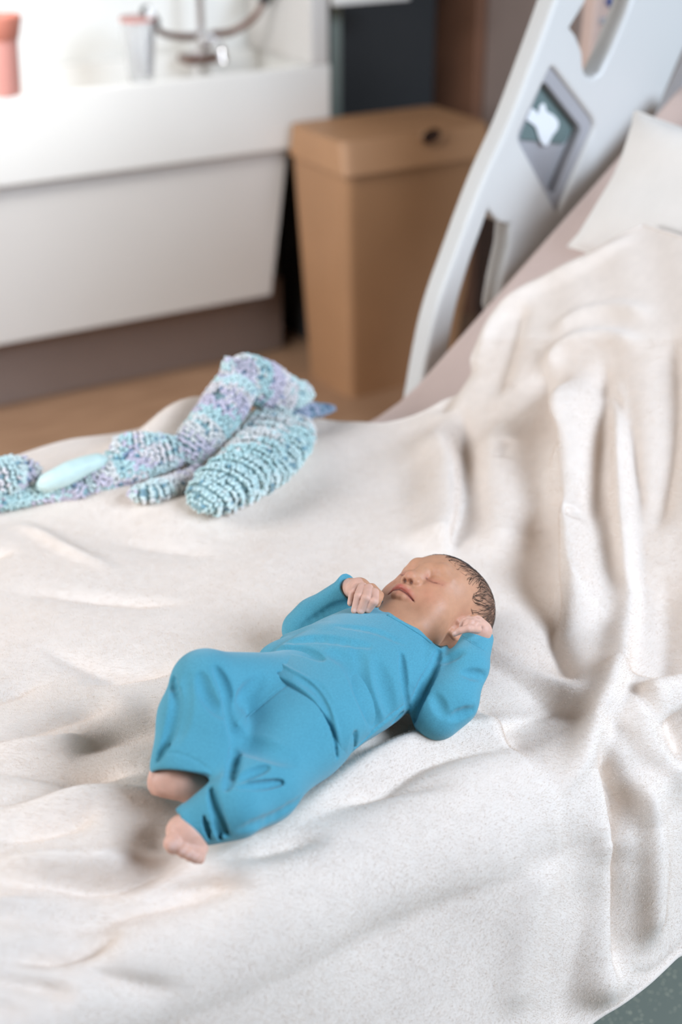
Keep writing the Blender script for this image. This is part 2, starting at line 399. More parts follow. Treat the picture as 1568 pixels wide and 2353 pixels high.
# tan waste bin
wb = tag(empty('waste_bin', (2.14, 3.5, 0)), 'tall tan waste bin with an oval hand hole, beside the washbasin', 'bin')
def frustum(x0, x1, y0, y1, z0, x2, x3, y2, y3, z1, r=.03, n=5):
    V = []
    for (a, b_, c, d, z) in ((x0, x1, y0, y1, z0), (x2, x3, y2, y3, z1)):
        for (cx, cy, s) in ((b_-r, d-r, 0), (a+r, d-r, 1), (a+r, c+r, 2), (b_-r, c+r, 3)):
            for k in range(n+1):
                an = (s+k/n)*math.pi/2; V.append((cx+r*math.cos(an), cy+r*math.sin(an), z))
    m_ = 4*(n+1); f = [(k, (k+1) % m_, m_+(k+1) % m_, m_+k) for k in range(m_)]
    return V, f+[tuple(range(m_-1, -1, -1)), tuple(range(m_, 2*m_))]
keep(MB().add(*frustum(1.985, 2.36, 3.31, 3.56, 0.0, 1.95, 2.44, 3.275, 3.585, .665)).build('body', M['bin']), wb)
# hand hole on the lid: raised rim, flat disc painted dark as shade
lid = keep(MB().add(*frustum(1.942, 2.45, 3.263, 3.595, .665, 1.95, 2.44, 3.295, 3.59, .75)).build('lid', M['bin']), wb)
V = []; nn = 28
P0 = np.array(aty(990, 312, 3.276))
for s, dy in ((1.0, .0), (1.12, -.004), (1.0, -.008)):
    for k in range(nn):
        a = 2*math.pi*k/nn; V.append(P0+np.array([.034*s*math.cos(a), dy, .021*s*math.sin(a)]))
Fq = [(i*nn+k, i*nn+(k+1) % nn, (i+1)*nn+(k+1) % nn, (i+1)*nn+k) for i in range(2) for k in range(nn)]
keep(MB().add(V, Fq).build('hand_hole_rim', M['bin']), wb)
keep(MB().add(V[:nn], [tuple(range(nn))]).build('hand_hole_shade', M['bin_hole_shade'], smooth=False), wb)
# ------------------------------------------------------------------ hospital bed
bed = tag(empty('hospital_bed', (.9, 1.45, 0)), 'white hospital bed with raised backrest and moulded plastic side rail', 'bed')
keep(MB().box((-.6, 1.05, .40), (1.15, 1.90, .475), .01).build('deck', M['metal']), bed)
for x, y in ((-.4, 1.15), (-.4, 1.8), (1.6, 1.15), (1.6, 1.8)):
    leg = keep(MB().tube([(x, y, .0605), (x, y, .40 if x < 1 else .36)], .025, 14).build('leg', M['metal']), bed)
    wv = MB(); wv.tube([(x, y-.018, .055), (x, y+.018, .055)], .055, 24); c = wv.build('castor', M['black']); c.parent = leg
keep(MB().box((1.0, 1.05, .34), (1.9, 1.90, .40), .01).build('chassis', M['metal']), bed)

def plate(name, loops, Y, thick, bev, m):     # flat outline (photo positions on the plane y=Y), with real thickness
    cu = bpy.data.curves.new(name, 'CURVE'); cu.dimensions = '2D'; cu.fill_mode = 'BOTH'
    cu.extrude = thick/2; cu.bevel_depth = bev; cu.bevel_resolution = 3
    for lp in loops:
        P = [aty(x, y, Y) for x, y in lp]
        sp = cu.splines.new('POLY'); sp.points.add(len(P)-1); sp.use_cyclic_u = True
        for q, p_ in zip(sp.points, P): q.co = (p_[0], p_[2], 0, 1)
    o = bpy.data.objects.new(name, cu); COL.objects.link(o)
    me = bpy.data.meshes.new_from_object(o.evaluated_get(bpy.context.evaluated_depsgraph_get()))
    bpy.data.objects.remove(o); bpy.data.curves.remove(cu)
    n = len(me.vertices); co = np.empty(n*3, dtype=np.float32); me.vertices.foreach_get('co', co); co = co.reshape(-1, 3)
    co = np.stack([co[:, 0], Y-co[:, 2], co[:, 1]], 1); me.vertices.foreach_set('co', np.ascontiguousarray(co).ravel())
    me.name = name; me.materials.clear(); me.materials.append(M[m]); me.update()
    me.polygons.foreach_set('use_smooth', np.ones(len(me.polygons), dtype=bool)); me.set_sharp_from_angle(angle=math.radians(45))
    ob = bpy.data.objects.new(name, me); COL.objects.link(ob); return ob
def rl(pts, n=6, closed=True):                # rounded loop
    P = np.array(pts, float); Q = np.vstack([P[-1], P, P[0], P[1]]); out = []
    for i in range(1, len(Q)-2):
        for t in np.linspace(0, 1, n, endpoint=False):
            a, b_, c, d = Q[i-1], Q[i], Q[i+1], Q[i+2]
            out.append(.5*((2*b_)+(-a+c)*t+(2*a-5*b_+4*c-d)*t*t+(-a+3*b_-3*c+d)*t**3))
    return out
def round_poly(pts, r, n=5):
    P = np.array(pts, float); out = []
    for i in range(len(P)):
        a, b_, c = P[i-1], P[i], P[(i+1) % len(P)]; u = a-b_; v = c-b_
        lu, lv = np.linalg.norm(u), np.linalg.norm(v); q = min(r, lu*.45, lv*.45); p0 = b_+u/lu*q; p1 = b_+v/lv*q
        for t in np.linspace(0, 1, n): out.append((1-t)**2*p0+2*t*(1-t)*b_+t*t*p1)
    return out
RY = 2.03
outer = spline([(942, 960), (985, 735), (1040, 570), (1100, 410), (1160, 275), (1215, 130), (1262, 0), (1300, -110)], 6).tolist()
outer += [(1362, -110), (1318, 0), (1280, 62)]
outer += [(1298, 85), (1312, 120), (1314, 155), (1322, 178), (1342, 184), (1364, 168), (1392, 110), (1425, 30), (1470, -110)]
outer += [(1640, -110), (1600, 0), (1545, 110), (1480, 260), (1420, 400), (1330, 560), (1240, 700), (1150, 760), (1130, 700)]
outer += [(1140, 640), (1158, 560), (1164, 490), (1150, 500), (1130, 494), (1112, 472), (1104, 452)]
outer += spline([(1085, 510), (1050, 610), (1015, 745), (990, 960)], 5).tolist()
hole = round_poly([(1248, 128), (1360, 275), (1262, 500), (1160, 312)], 26)
rail = keep(plate('side_rail', [outer, hole[::-1]], RY, .034, .008, 'plastic'), bed)
def sub(o, p): o.parent = p; return o
tray = sub(plate('control_tray', [round_poly([(1242, 118), (1372, 272), (1266, 520), (1150, 312)], 20)], RY+.012, .008, .001, 'plasticgrey'), rail)
rim_ = sub(plate('tray_frame', [round_poly([(1250, 132), (1357, 275), (1262, 494), (1163, 312)], 24), [q for q in round_poly([(1240, 178), (1330, 292), (1262, 452), (1180, 318)], 16)][::-1]], RY-.004, .020, .002, 'plasticgrey'), rail)
dec = sub(plate('decal', [round_poly([(1238, 186), (1318, 292), (1296, 330), (1180, 318)], 8)], RY+.004, .003, .0005, 'label_green'), rail)
sub(plate('white_marking', [rl([(1206, 262), (1216, 250), (1228, 252), (1236, 262), (1240, 244), (1250, 238), (1256, 256), (1270, 264), (1282, 280), (1280, 296), (1268, 312), (1258, 332), (1246, 330), (1238, 312), (1230, 290), (1212, 276)], 4)], RY-.0005, .003, .0005, 'label_white'), rail)  # white shape lying over the decal
keep(plate('bed_end_panel', [round_poly([(1478, 430), (1522, 268), (1590, 130), (1680, 20), (1720, 430)], 10)], 2.10, .03, .006, 'plasticgrey'), bed)

pp = tag(empty('wall_panel', (2.05, 2.5, 0)), 'pink-beige upright panel with a small blue mark behind the bed rail', 'panel')
keep(plate('board', [round_poly([(1318, 420), (1362, -20), (1372, -150), (1520, -150), (1470, 420)], 12)], 2.5, .03, .006, 'panelpink'), pp)
keep(plate('blue_mark', [round_poly([(1392, 2), (1404, -8), (1412, 8), (1404, 18)], 6)], 2.476, .004, .001, 'blue'), pp)
keep(plate('socket', [round_poly([(1378, 42), (1400, 40), (1402, 52), (1380, 54)], 4)], 2.476, .004, .001, 'plasticgrey'), pp)
keep(MB().box((1.98, 2.50, 0), (2.2, 2.53, .85), .004).build('post', M['taupe']), pp)

# path of the bed surface in the XZ plane: flat, bend, raised backrest
BR = .26
def path(t, X0=1.12, BA=math.radians(40)):     # arc length from x = 0 -> x, z, tangent angle
    t = np.asarray(t, float); x = t.copy(); z = np.zeros_like(t); a = np.zeros_like(t)
    bend = (t > X0) & (t <= X0+BR*BA); u = (t-X0)/BR
    x = np.where(bend, X0+BR*np.sin(u), x); z = np.where(bend, BR*(1-np.cos(u)), z); a = np.where(bend, u, a)
    s = t-X0-BR*BA; top = s > 0
    x = np.where(top, X0+BR*math.sin(BA)+s*math.cos(BA), x); z = np.where(top, BR*(1-math.cos(BA))+s*math.sin(BA), z); a = np.where(top, BA, a)
    return x, z, a
ZB = .65
# mattress under a pink-beige sheet
def sweep(t0, t1, nt, prof):                   # prof: list of (y, offset along surface normal)
    T = np.linspace(t0, t1, nt); x, z, a = path(T); V = []; n = len(prof)
    for i in range(nt):
        for y, o in prof: V.append((x[i]-math.sin(a[i])*o, y, ZB+z[i]+math.cos(a[i])*o))
    Fq = [(i*n+k, i*n+(k+1) % n, (i+1)*n+(k+1) % n, (i+1)*n+k) for i in range(nt-1) for k in range(n)]
    return V, Fq+[tuple(range(n-1, -1, -1)), tuple(range((nt-1)*n, nt*n))]
def rr(y0, y1, o0, o1, r, n=5):
    out = []
    for cy, co, s in ((y1-r, o1-r, 0), (y0+r, o1-r, 1), (y0+r, o0+r, 2), (y1-r, o0+r, 3)):
        for k in range(n+1):
            an = (s+k/n)*math.pi/2; out.append((cy+r*math.cos(an), co+r*math.sin(an)))
    return out
V, Fq = sweep(1.2, 2.0, 24, rr(1.10, 1.90, -.205, -.175, .010, 3)); keep(MB().add(V, Fq).build('backrest_frame', M['metal']), bed)
mt = tag(empty('mattress', (.9, 1.45, .50)), 'thick mattress in a pale pink-beige sheet on the hospital bed', 'mattress')
V, Fq = sweep(-.6, 2.0, 70, rr(1.06, 1.955, -.17, -.045, .035))
keep(MB().add(V, Fq[:]).build('core', M['sheet'], auto=False), mt)
# loose sheet hanging at the near side below the blanket
nx, nz = 120, 24; V = []
for i in range(nx):
    x = -.3+1.55*i/(nx-1)
    for k in range(nz):
        u = k/(nz-1); z = .54-u*(.34+.02*math.sin(x*9)); V.append((x, 1.045-.03*u+.012*u*math.sin(x*31)+.006*u*math.sin(x*67+1), z))
Fq = [(i*nz+k, i*nz+k+1, (i+1)*nz+k+1, (i+1)*nz+k) for i in range(nx-1) for k in range(nz-1)]
keep(MB().add(V, Fq).build('sheet_drop', M['pillow'], auto=False), mt)

# ------------------------------------------------------------------ pillow
def pillow(name, label, C0, ux, uy, sx, sy, th, m, dents=()):
    ux = np.array(ux, float); ux /= np.linalg.norm(ux); uy = np.array(uy, float); uy -= ux*(ux@uy); uy /= np.linalg.norm(uy); n = np.cross(ux, uy)
    N = 56; V = []
    for side in (1, -1):
        for i in range(N):
            for j in range(N):
                a, b_ = -1+2*i/(N-1), -1+2*j/(N-1); pin = 1-.10*(1-abs(b_)**2)*(abs(a)**4); pin2 = 1-.10*(1-abs(a)**2)*(abs(b_)**4)
                h = max(0, (1-a**4)*(1-b_**4))**.55
                wr = .004*math.sin(5*a+3*b_+2*math.sin(3*b_))*h
                V.append(C0+ux*sx*a*pin+uy*sy*b_*pin2+n*side*(th*h+wr*side))
    g = lambda s, i, j: s*N*N+i*N+j
    Fq = [(g(0, i, j), g(0, i+1, j), g(0, i+1, j+1), g(0, i, j+1)) for i in range(N-1) for j in range(N-1)]
    Fq += [(g(1, i, j), g(1, i, j+1), g(1, i+1, j+1), g(1, i+1, j)) for i in range(N-1) for j in range(N-1)]
    o = tag(empty(name, tuple(C0)), label, 'pillow')
    keep(MB().add(V, Fq).build('cushion', M[m], auto=False), o)
    e = []
    for i in range(N): e.append(V[g(0, i, 0)])
    for j in range(1, N): e.append(V[g(0, N-1, j)])
    for i in range(N-2, -1, -1): e.append(V[g(0, i, N-1)])
    for j in range(N-2, 0, -1): e.append(V[g(0, 0, j)])
    keep(MB().tube(e+[e[0]], .0025, 6, cap=False).build('seam', M[m], auto=False), o)
    return o

ba_ = math.radians(40)
pn = np.array([-math.sin(ba_), 0, math.cos(ba_)]); pu = np.array([math.cos(ba_), 0, math.sin(ba_)])
yy = np.array([0, 1.0, 0])
pv = np.array([.50, 0, .866])
pillow('pillow', 'white pillow with a pointed corner propped on the raised backrest', aty(1460, 256, 1.87)-pv*.125-yy*.33, pv, yy, .125, .33, .05, 'pillow')
pillow('pillow', 'white pillow lying behind the front one, at the right edge', aty(1550, 284, 1.86)+np.array([.05, 0, 0])-pv*.12-yy*.32, pv, yy, .12, .32, .035, 'pillow')

# ------------------------------------------------------------------ fleece blanket
BX0, BBA = 1.05, math.radians(42)
YN, RC = 1.03, .10
def surf(T, Yq):                               # T arc length along the bed, Yq: y on top, then how far past the near edge
    x, z, a = path(T, BX0, BBA); q = np.maximum(YN-Yq, 0); on = q <= 0
    c = q < RC*math.pi/2
    y = np.where(on, Yq, np.where(c, YN-RC*np.sin(q/RC), YN-RC-.30*(q-RC*math.pi/2)))
    dz = np.where(on, 0, np.where(c, -RC*(1-np.cos(q/RC)), -RC-.955*(q-RC*math.pi/2)))
    return np.stack([x, y, ZB+z+dz], -1)
def grid_faces(n, m):
    i, j = np.meshgrid(np.arange(n-1), np.arange(m-1), indexing='ij'); a = (i*m+j).ravel()
    return np.stack([a, a+1, a+m+1, a+m], 1)
# where the far edge of the blanket runs over the backrest
Tc = np.linspace(0, 2.1, 120); Yc = np.linspace(2.4, .5, 80); TT, YY = np.meshgrid(Tc, Yc, indexing='ij')
Vc = surf(TT.ravel(), YY.ravel()); bc = bvh_of(Vc, grid_faces(120, 80))
tx = np.interp
edge = []
for x, y in [(860, 985), (985, 935), (1062, 880), (1090, 800), (1140, 720), (1240, 640), (1340, 585), (1440, 535), (1485, 515)]:
    h = bc.ray_cast(Vector(CAM), Vector(ray(x, y)))[0]
    px_, _, _ = path(Tc, BX0, BBA); edge.append((float(np.interp(h[0], px_, Tc)), h[1]))
edge = [(0, 2.02), (.45, 2.02), (.70, 2.05), (.95, 2.03), (1.08, 1.93)]+[e for e in edge if e[0] > 1.10]
edge.sort(); et = np.array([e[0] for e in edge]); ey = np.array([e[1] for e in edge])
TEND = et[-1]
nT, nS = 530, 450
T1 = np.linspace(-.28, TEND, nT); yf = np.interp(T1, et, ey)
k_ = np.ones(9)/9; yf = np.convolve(np.pad(yf, 4, mode='edge'), k_, 'valid')
drop = .43-.098*np.clip((T1-.70)/.28, 0, 1)+.010*np.sin(T1*14)
S1 = np.linspace(0, 1, nS)
Yq = yf[:, None]+(YN-drop[:, None]-yf[:, None])*S1[None]
TQ = np.repeat(T1[:, None], nS, 1)
V = surf(TQ.ravel(), Yq.ravel()); Q = grid_faces(nT, nS)
Nm = vnormals(V, Q)
if Nm[nS*20+nS//4][2] < 0: Q = Q[:, ::-1].copy(); Nm = -Nm
def sub_bvh(V):                                # coarse copy of the cloth, enough to trace fold lines on
    W = V.reshape(nT, nS, 3)[::3, ::3]; return bvh_of(W.reshape(-1, 3), grid_faces(W.shape[0], W.shape[1]))
bb = sub_bvh(V)
mm = .001
BROAD = [  # large undulations (line, width left of travel, width right of travel, height)
 ([(-40, 1175), (120, 1160), (300, 1160), (430, 1190), (560, 1120), (720, 1050), (880, 985), (980, 960)], 45*mm, 60*mm, 16*mm),
 ([(1010, 960), (1040, 1100), (1030, 1220), (1000, 1280)], 30*mm, 45*mm, 20*mm),
 ([(1330, 840), (1312, 1000), (1318, 1200), (1312, 1350), (1335, 1450)], 32*mm, 26*mm, 30*mm),
 ([(1150, 950), (1150, 1150), (1160, 1300)], 50*mm, 40*mm, 14*mm),
 ([(1110, 1650), (1180, 1625), (1250, 1600), (1300, 1570)], 60*mm, 55*mm, -30*mm),
 ([(1520, 1300), (1525, 1450), (1520, 1570)], 50*mm, 40*mm, -15*mm),
 ([(1470, 1610), (1520, 1600), (1600, 1585)], 14*mm, 30*mm, 24*mm),
 ([(-120, 2120), (150, 2090), (300, 2060), (480, 2035), (600, 2035)], 28*mm, 24*mm, -26*mm),
 ([(1290, 2450), (1320, 2250), (1370, 2000)], 22*mm, 22*mm, -7*mm),
 ([(1400, 1850), (1415, 2000), (1395, 2200), (1370, 2353)], 22*mm, 30*mm, 16*mm),
 ([(1478, 1760), (1485, 1950), (1480, 2200)], 24*mm, 16*mm, 20*mm),
 ([(700, 2240), (950, 2130), (1180, 1990)], 40*mm, 40*mm, -8*mm),
 ([(1180, 2353), (1210, 2150), (1260, 1960)], 26*mm, 26*mm, 8*mm),
 ([(330, 1560), (370, 1720)], 45*mm, 45*mm, -8*mm),
]
FINE = [
 # raised backrest
 ([(1055, 925), (1070, 1050), (1068, 1180), (1040, 1285)], 9*mm, 7*mm, -22*mm),
 ([(1200, 690), (1180, 790), (1140, 920)], 12*mm, 18*mm, -12*mm),
 ([(1165, 1000), (1155, 1050)], 8*mm, 8*mm, -6*mm),
 ([(1248, 810), (1258, 950), (1278, 1100), (1258, 1250), (1262, 1400), (1300, 1500), (1340, 1580)], 9*mm, 24*mm, -26*mm),
 ([(1385, 800), (1384, 1000), (1368, 1230)], 14*mm, 14*mm, -15*mm),
 ([(1395, 840), (1425, 930), (1437, 1080), (1447, 1230), (1448, 1340), (1440, 1440), (1420, 1560), (1385, 1660), (1335, 1765), (1270, 1850)], 9*mm, 20*mm, 17*mm),
 ([(1400, 880), (1432, 960), (1450, 1090), (1462, 1220)], 8*mm, 4*mm, -12*mm),
 ([(1545, 740), (1540, 1000), (1505, 1250)], 16*mm, 20*mm, -17*mm),
 ([(1255, 870), (1290, 800), (1390, 770), (1490, 800)], 12*mm, 18*mm, 10*mm),
 ([(1265, 770), (1330, 725), (1420, 705), (1510, 730)], 10*mm, 16*mm, 6*mm),
 ([(1095, 850), (1135, 740), (1225, 662), (1350, 602), (1480, 532)], 12*mm, 14*mm, 9*mm),
 ([(1010, 950), (1050, 880), (1085, 830)], 10*mm, 10*mm, -12*mm),
 # near right corner and drop
 ([(1440, 1590), (1480, 1660), (1520, 1725), (1590, 1820)], 14*mm, 20*mm, 12*mm),
 ([(1378, 1690), (1415, 1790), (1438, 1930), (1441, 2080), (1436, 2290)], 7*mm, 6*mm, -34*mm),
 ([(1440, 1950), (1434, 2150), (1425, 2400)], 12*mm, 12*mm, -16*mm),
 ([(1545, 1640), (1590, 1740)], 16*mm, 16*mm, -22*mm),
 # in front of the baby
 ([(600, 1912), (700, 1860), (830, 1775), (950, 1715), (1080, 1680), (1250, 1668), (1340, 1672)], 18*mm, 16*mm, 12*mm),
 ([(620, 1935), (760, 1850), (880, 1795), (1000, 1735), (1150, 1706), (1290, 1695)], 8*mm, 14*mm, -14*mm),
 ([(740, 1842), (880, 1812), (980, 1806), (1080, 1795)], 10*mm, 4*mm, -8*mm),
 ([(470, 1985), (600, 1955), (690, 1930), (780, 1925)], 8*mm, 9*mm, -12*mm),
 ([(820, 1740), (900, 1685), (960, 1650)], 6*mm, 6*mm, -8*mm),
 # left
 ([(20, 1200), (90, 1225), (180, 1278), (300, 1325)], 9*mm, 9*mm, 5*mm),
 ([(-130, 1290), (50, 1262)], 10*mm, 10*mm, -9*mm),
 ([(-60, 1352), (200, 1370), (330, 1378), (460, 1388)], 7*mm, 12*mm, -7*mm),
 ([(230, 1240), (400, 1262), (520, 1275)], 9*mm, 12*mm, -4*mm),
 ([(80, 1482), (220, 1528), (330, 1545)], 8*mm, 12*mm, -7*mm),
 ([(170, 1566), (270, 1552), (340, 1542), (440, 1536)], 12*mm, 6*mm, -13*mm),
 ([(-100, 1640), (120, 1550)], 8*mm, 12*mm, -6*mm),
 ([(-120, 1735), (150, 1645), (290, 1605)], 14*mm, 16*mm, -9*mm),
 ([(150, 1745), (215, 1705), (285, 1682), (400, 1680)], 9*mm, 16*mm, -8*mm),
 ([(-130, 1720), (120, 1715), (210, 1680)], 10*mm, 12*mm, 8*mm),
 ([(-130, 1768), (130, 1772), (250, 1776), (350, 1768)], 12*mm, 5*mm, -11*mm),
 ([(-130, 1842), (100, 1826), (200, 1792), (300, 1772)], 14*mm, 6*mm, -14*mm),
 ([(-130, 1885), (150, 1850), (330, 1838), (430, 1850)], 12*mm, 16*mm, 10*mm),
 ([(-130, 1924), (130, 1896), (240, 1868)], 6*mm, 14*mm, -9*mm),
 ([(355, 1890), (372, 1970)], 16*mm, 16*mm, -4*mm),
 ([(-130, 1985), (180, 1990), (330, 1968)], 16*mm, 10*mm, 10*mm),
 ([(-130, 2022), (120, 2020), (250, 2030), (350, 2003), (440, 1985)], 7*mm, 11*mm, -13*mm),
 ([(-100, 2100), (120, 2065)], 8*mm, 10*mm, 7*mm),
 ([(300, 2062), (420, 2045), (500, 2033), (640, 2046)], 7*mm, 12*mm, -8*mm),
 ([(-130, 2205), (110, 2180), (210, 2152), (290, 2138)], 12*mm, 12*mm, -16*mm),
 ([(-130, 2222), (80, 2262), (190, 2298)], 8*mm, 9*mm, -10*mm),
 ([(110, 2200), (240, 2240), (350, 2272), (450, 2276)], 9*mm, 11*mm, -6*mm),
 ([(-130, 2290), (80, 2330)], 8*mm, 8*mm, -6*mm),
 # hem seam
 ([(1440, 2235), (1500, 2232), (1600, 2150)], 4*mm, 4*mm, -4*mm),
]
FINE = [(p, a, b_, h*(2.1 if np.mean([q[0] for q in p]) < 500 else 1.4)) for p, a, b_, h in FINE]
BROAD = [(p, a, b_, h*(1.9 if np.mean([q[1] for q in p]) < 1480 else 1.3)) for p, a, b_, h in BROAD]
D = relief(V, Nm, bb, BROAD)
D += .085*np.exp(-((V[:, 0]-.86)/.13)**2-((V[:, 1]-1.92)/.05)**2)+.02*np.exp(-((V[:, 0]-.52)/.10)**2-((V[:, 1]-1.92)/.04)**2)
# hollow where the baby lies
axis = np.array([at(440, 1880, .655), at(560, 1760, .655), at(700, 1640, .655), at(930, 1470, .655), at(1040, 1400, .655)])
d_, _, _, _ = polydist(V, axis); D -= .012*np.exp(-(d_/.055)**2)
V = V+Nm*D[:, None]
Nm2 = vnormals(V, Q); bb = sub_bvh(V)
Nm2 = smoothmesh(Nm2, Q, 12, .5); Nm2 /= np.linalg.norm(Nm2, axis=1)[:, None]
V = V+Nm2*relief(V, Nm2, bb, FINE)[:, None]
# soft irregular lie of the cloth
u_, v_ = V[:, 0], V[:, 1]-V[:, 2]
V = V+Nm2*(.0022*np.sin(23*u_+9*v_+1.3*np.sin(17*v_))+.0016*np.sin(41*v_-13*u_+2*np.sin(11*u_)))[:, None]
V = smoothmesh(V, Q, 4, .5)
blanket = mesh_obj('fleece_blanket', V, Q, M['fleece'])
W = V.reshape(nT, nS, 3); NW = vnormals(V, Q).reshape(nT, nS, 3)
hem = MB().tube((W[:, -1]-NW[:, -1]*.003)[::2], .0042, 8).tube((W[:, 0]-NW[:, 0]*.003)[::2], .0042, 8).tube((W[-1]-NW[-1]*.003)[::2], .0042, 8).build('hem', M['fleece'], auto=False); hem.parent = blanket
# plush pile: short fibres standing on the cloth (too many to count)
rp = np.random.RandomState(11); dist = np.linalg.norm(V[Q[:, 0]]-CAM, axis=1)
pxq, pyq = proj(V[Q[:, 0]]); vis = (pxq > -330) & (pxq < 1760) & (pyq > 780) & (pyq < 2640)
ar = np.linalg.norm(np.cross(V[Q[:, 1]]-V[Q[:, 0]], V[Q[:, 3]]-V[Q[:, 0]]), axis=1)*vis
fi = rp.choice(len(Q), 640000, p=ar/ar.sum()); a_, b_ = rp.rand(len(fi), 1), rp.rand(len(fi), 1)
q0, q1, q2, q3 = (V[Q[fi, i]] for i in range(4)); p0 = (q0*(1-a_)+q1*a_)*(1-b_)+(q3*(1-a_)+q2*a_)*b_
nf = vnormals(V, Q)[Q[fi, 0]]
tw = np.stack([np.sin(p0[:, 1]*38+3*np.sin(p0[:, 0]*21)), np.cos(p0[:, 0]*33+2*np.sin(p0[:, 1]*27)), -.4+0*p0[:, 0]], 1)*.55+rp.randn(len(fi), 3)*.45
tw -= nf*np.einsum('ij,ij->i', tw, nf)[:, None]
ln = (.0020+.0014*rp.rand(len(fi)))[:, None]; d_ = nf*.75+tw*.75; d_ /= np.linalg.norm(d_, axis=1)[:, None]
sd = np.cross(d_, nf); sd /= np.linalg.norm(sd, axis=1)[:, None]; sd *= .00016
PV = np.stack([p0+sd-nf*.0003, p0-sd-nf*.0003, p0+d_*ln], 1).reshape(-1, 3); PF = np.arange(len(PV)).reshape(-1, 3)
pile = mesh_obj('pile', PV, PF, M['pile'], blanket, True); tag(pile, kind='stuff')
tag(blanket, 'cream plush fleece blanket draped in folds over the whole bed', 'blanket')
BLB = sub_bvh(V)
# ------------------------------------------------------------------ crocheted blanket, bunched up at the far side of the bed
cro = tag(empty('crochet_blanket', tuple(at(420, 1080, .66))), 'turquoise and lilac crocheted baby blanket bunched up on the cream fleece', 'blanket')
PAL = [srgb(196, 228, 226)[:3], srgb(212, 230, 226)[:3], srgb(212, 200, 218)[:3], srgb(228, 226, 222)[:3], srgb(178, 220, 220)[:3], srgb(204, 192, 214)[:3], srgb(230, 220, 220)[:3]]
PAL = [tuple(.75*c+.25*w for c, w in zip(q, (.82, .84, .82))) for q in PAL]
def ico():
    bm = bmesh.new(); bmesh.ops.create_icosphere(bm, subdivisions=1, radius=1); v = np.array([p.co[:] for p in bm.verts]); bm.verts.index_update(); f = np.array([[q.index for q in t.verts] for t in bm.faces]); bm.free(); return v, f
IV, IF = ico()
def surface_point(x, y, lift=0.0):
    h = BLB.ray_cast(Vector(CAM), Vector(ray(x, y)))[0]
    return None if h is None else np.array(h)+np.array([0, 0, lift])
def crochet(name, pts, ru, rv, up, pitch=.0062, phase=0.0, shift=0, holes=(), ruffle=0.0, scale=1.0, pal=None):
    """a roll of crochet work: dark core plus one small yarn loop per stitch"""
    ru = [r*1.22 for r in ru]; rv = [r*1.3 for r in rv]
    P = spline(pts, 16); n = len(P); k = np.linspace(0, len(ru)-1, n); RU = np.interp(k, np.arange(len(ru)), ru); RV = np.interp(k, np.arange(len(rv)), rv)
    T = np.gradient(P, axis=0); T /= np.linalg.norm(T, axis=1)[:, None]; arc = np.r_[0, np.cumsum(np.linalg.norm(np.diff(P, axis=0), axis=1))]
    def frame(s):
        p = np.array([np.interp(s, arc, P[:, i]) for i in range(3)]); t = np.array([np.interp(s, arc, T[:, i]) for i in range(3)]); t /= np.linalg.norm(t)
        u = np.cross(t, up); u /= np.linalg.norm(u); v = np.cross(u, t); return p, t, u, v, np.interp(s, arc, RU), np.interp(s, arc, RV)
    core = MB(); m_ = 24; CV = []; CF = []; ns = max(6, int(arc[-1]/.008)); SV_ = []; SF_ = []; SC = []
    for i, s in enumerate(np.linspace(0, arc[-1], ns)):
        p, t, u, v, a, b_ = frame(s); e = math.sqrt(max(.02, 1-(2*max(0, abs(s/arc[-1]-.5)-.42)/.17)**2)) if abs(s/arc[-1]-.5) > .42 else 1
        for q in range(m_):
            th = 2*math.pi*q/m_; CV.append(p+(u*a*math.cos(th)+v*b_*math.sin(th))*e*.86)
    for i in range(ns-1):
        for q in range(m_): CF.append((i*m_+q, i*m_+(q+1) % m_, (i+1)*m_+(q+1) % m_, (i+1)*m_+q))
    CF += [tuple(range(m_-1, -1, -1)), tuple(range((ns-1)*m_, ns*m_))]
    co = keep(MB().add(CV, CF).build(name, M['yarn_core'], auto=False), cro)
    rows = int(arc[-1]/pitch); r_ = np.random.RandomState(int(1000*phase)+rows); off = 0; pl_ = pal or PAL
    for i in range(rows+1):
        s = i*pitch; f = s/arc[-1]; e = math.sqrt(max(.02, 1-(2*max(0, abs(f-.5)-.42)/.17)**2)) if abs(f-.5) > .42 else 1
        p, t, u, v, a, b_ = frame(min(s, arc[-1])); a *= e; b_ *= e
        rf = 1+ruffle*math.sin(s*420+phase)
        m2 = max(5, int(math.pi*(a+b_)/pitch))
        ci = (f*len(pl_)*scale+phase)+.25*r_.randn()
        for q in range(m2):
            th = 2*math.pi*(q+.5*(i % 2))/m2
            c = p+(u*a*math.cos(th)+v*b_*math.sin(th))*rf
            c = c+(u*r_.randn()+v*r_.randn()+t*r_.randn())*.0007; nn = u*math.cos(th)/max(a, 1e-4)+v*math.sin(th)/max(b_, 1e-4); nn /= np.linalg.norm(nn); w_ = np.cross(nn, t)
            if any(np.linalg.norm(c-h) < hr for h, hr in holes): continue
            tl = (.6+.35*r_.randn())*(1 if (q+i) % 2 else -1); d = t*math.cos(tl)+w_*math.sin(tl); d2 = np.cross(nn, d)
            A = np.stack([d*pitch*.84, d2*pitch*.50, nn*pitch*.46])
            n0 = off; SV_.append(IV @ A+c); SF_.append(IF+n0); off += len(IV)
            cc = np.array(pl_[int(ci+q*.06+.6*r_.rand()) % len(pl_)])*(.92+.16*r_.rand()); 
            if r_.rand() < .05: cc = cc*np.array([.35, .5, .6])
            SC.append(np.tile(cc, (len(IV), 1)))
    st = mesh_obj('stitches', np.vstack(SV_), np.vstack(SF_), M['yarn'], co, True, np.vstack(SC)); st['kind'] = 'stuff'
    return co
Zup = np.array([0, 0, 1.0])
def on(x, y, lift): 
    p = surface_point(x, y, 0)
    if p is None: p = at(x, y, .655)
    # keep the photo position while lifting: slide along the sight line
    return at(x, y, p[2]+lift)
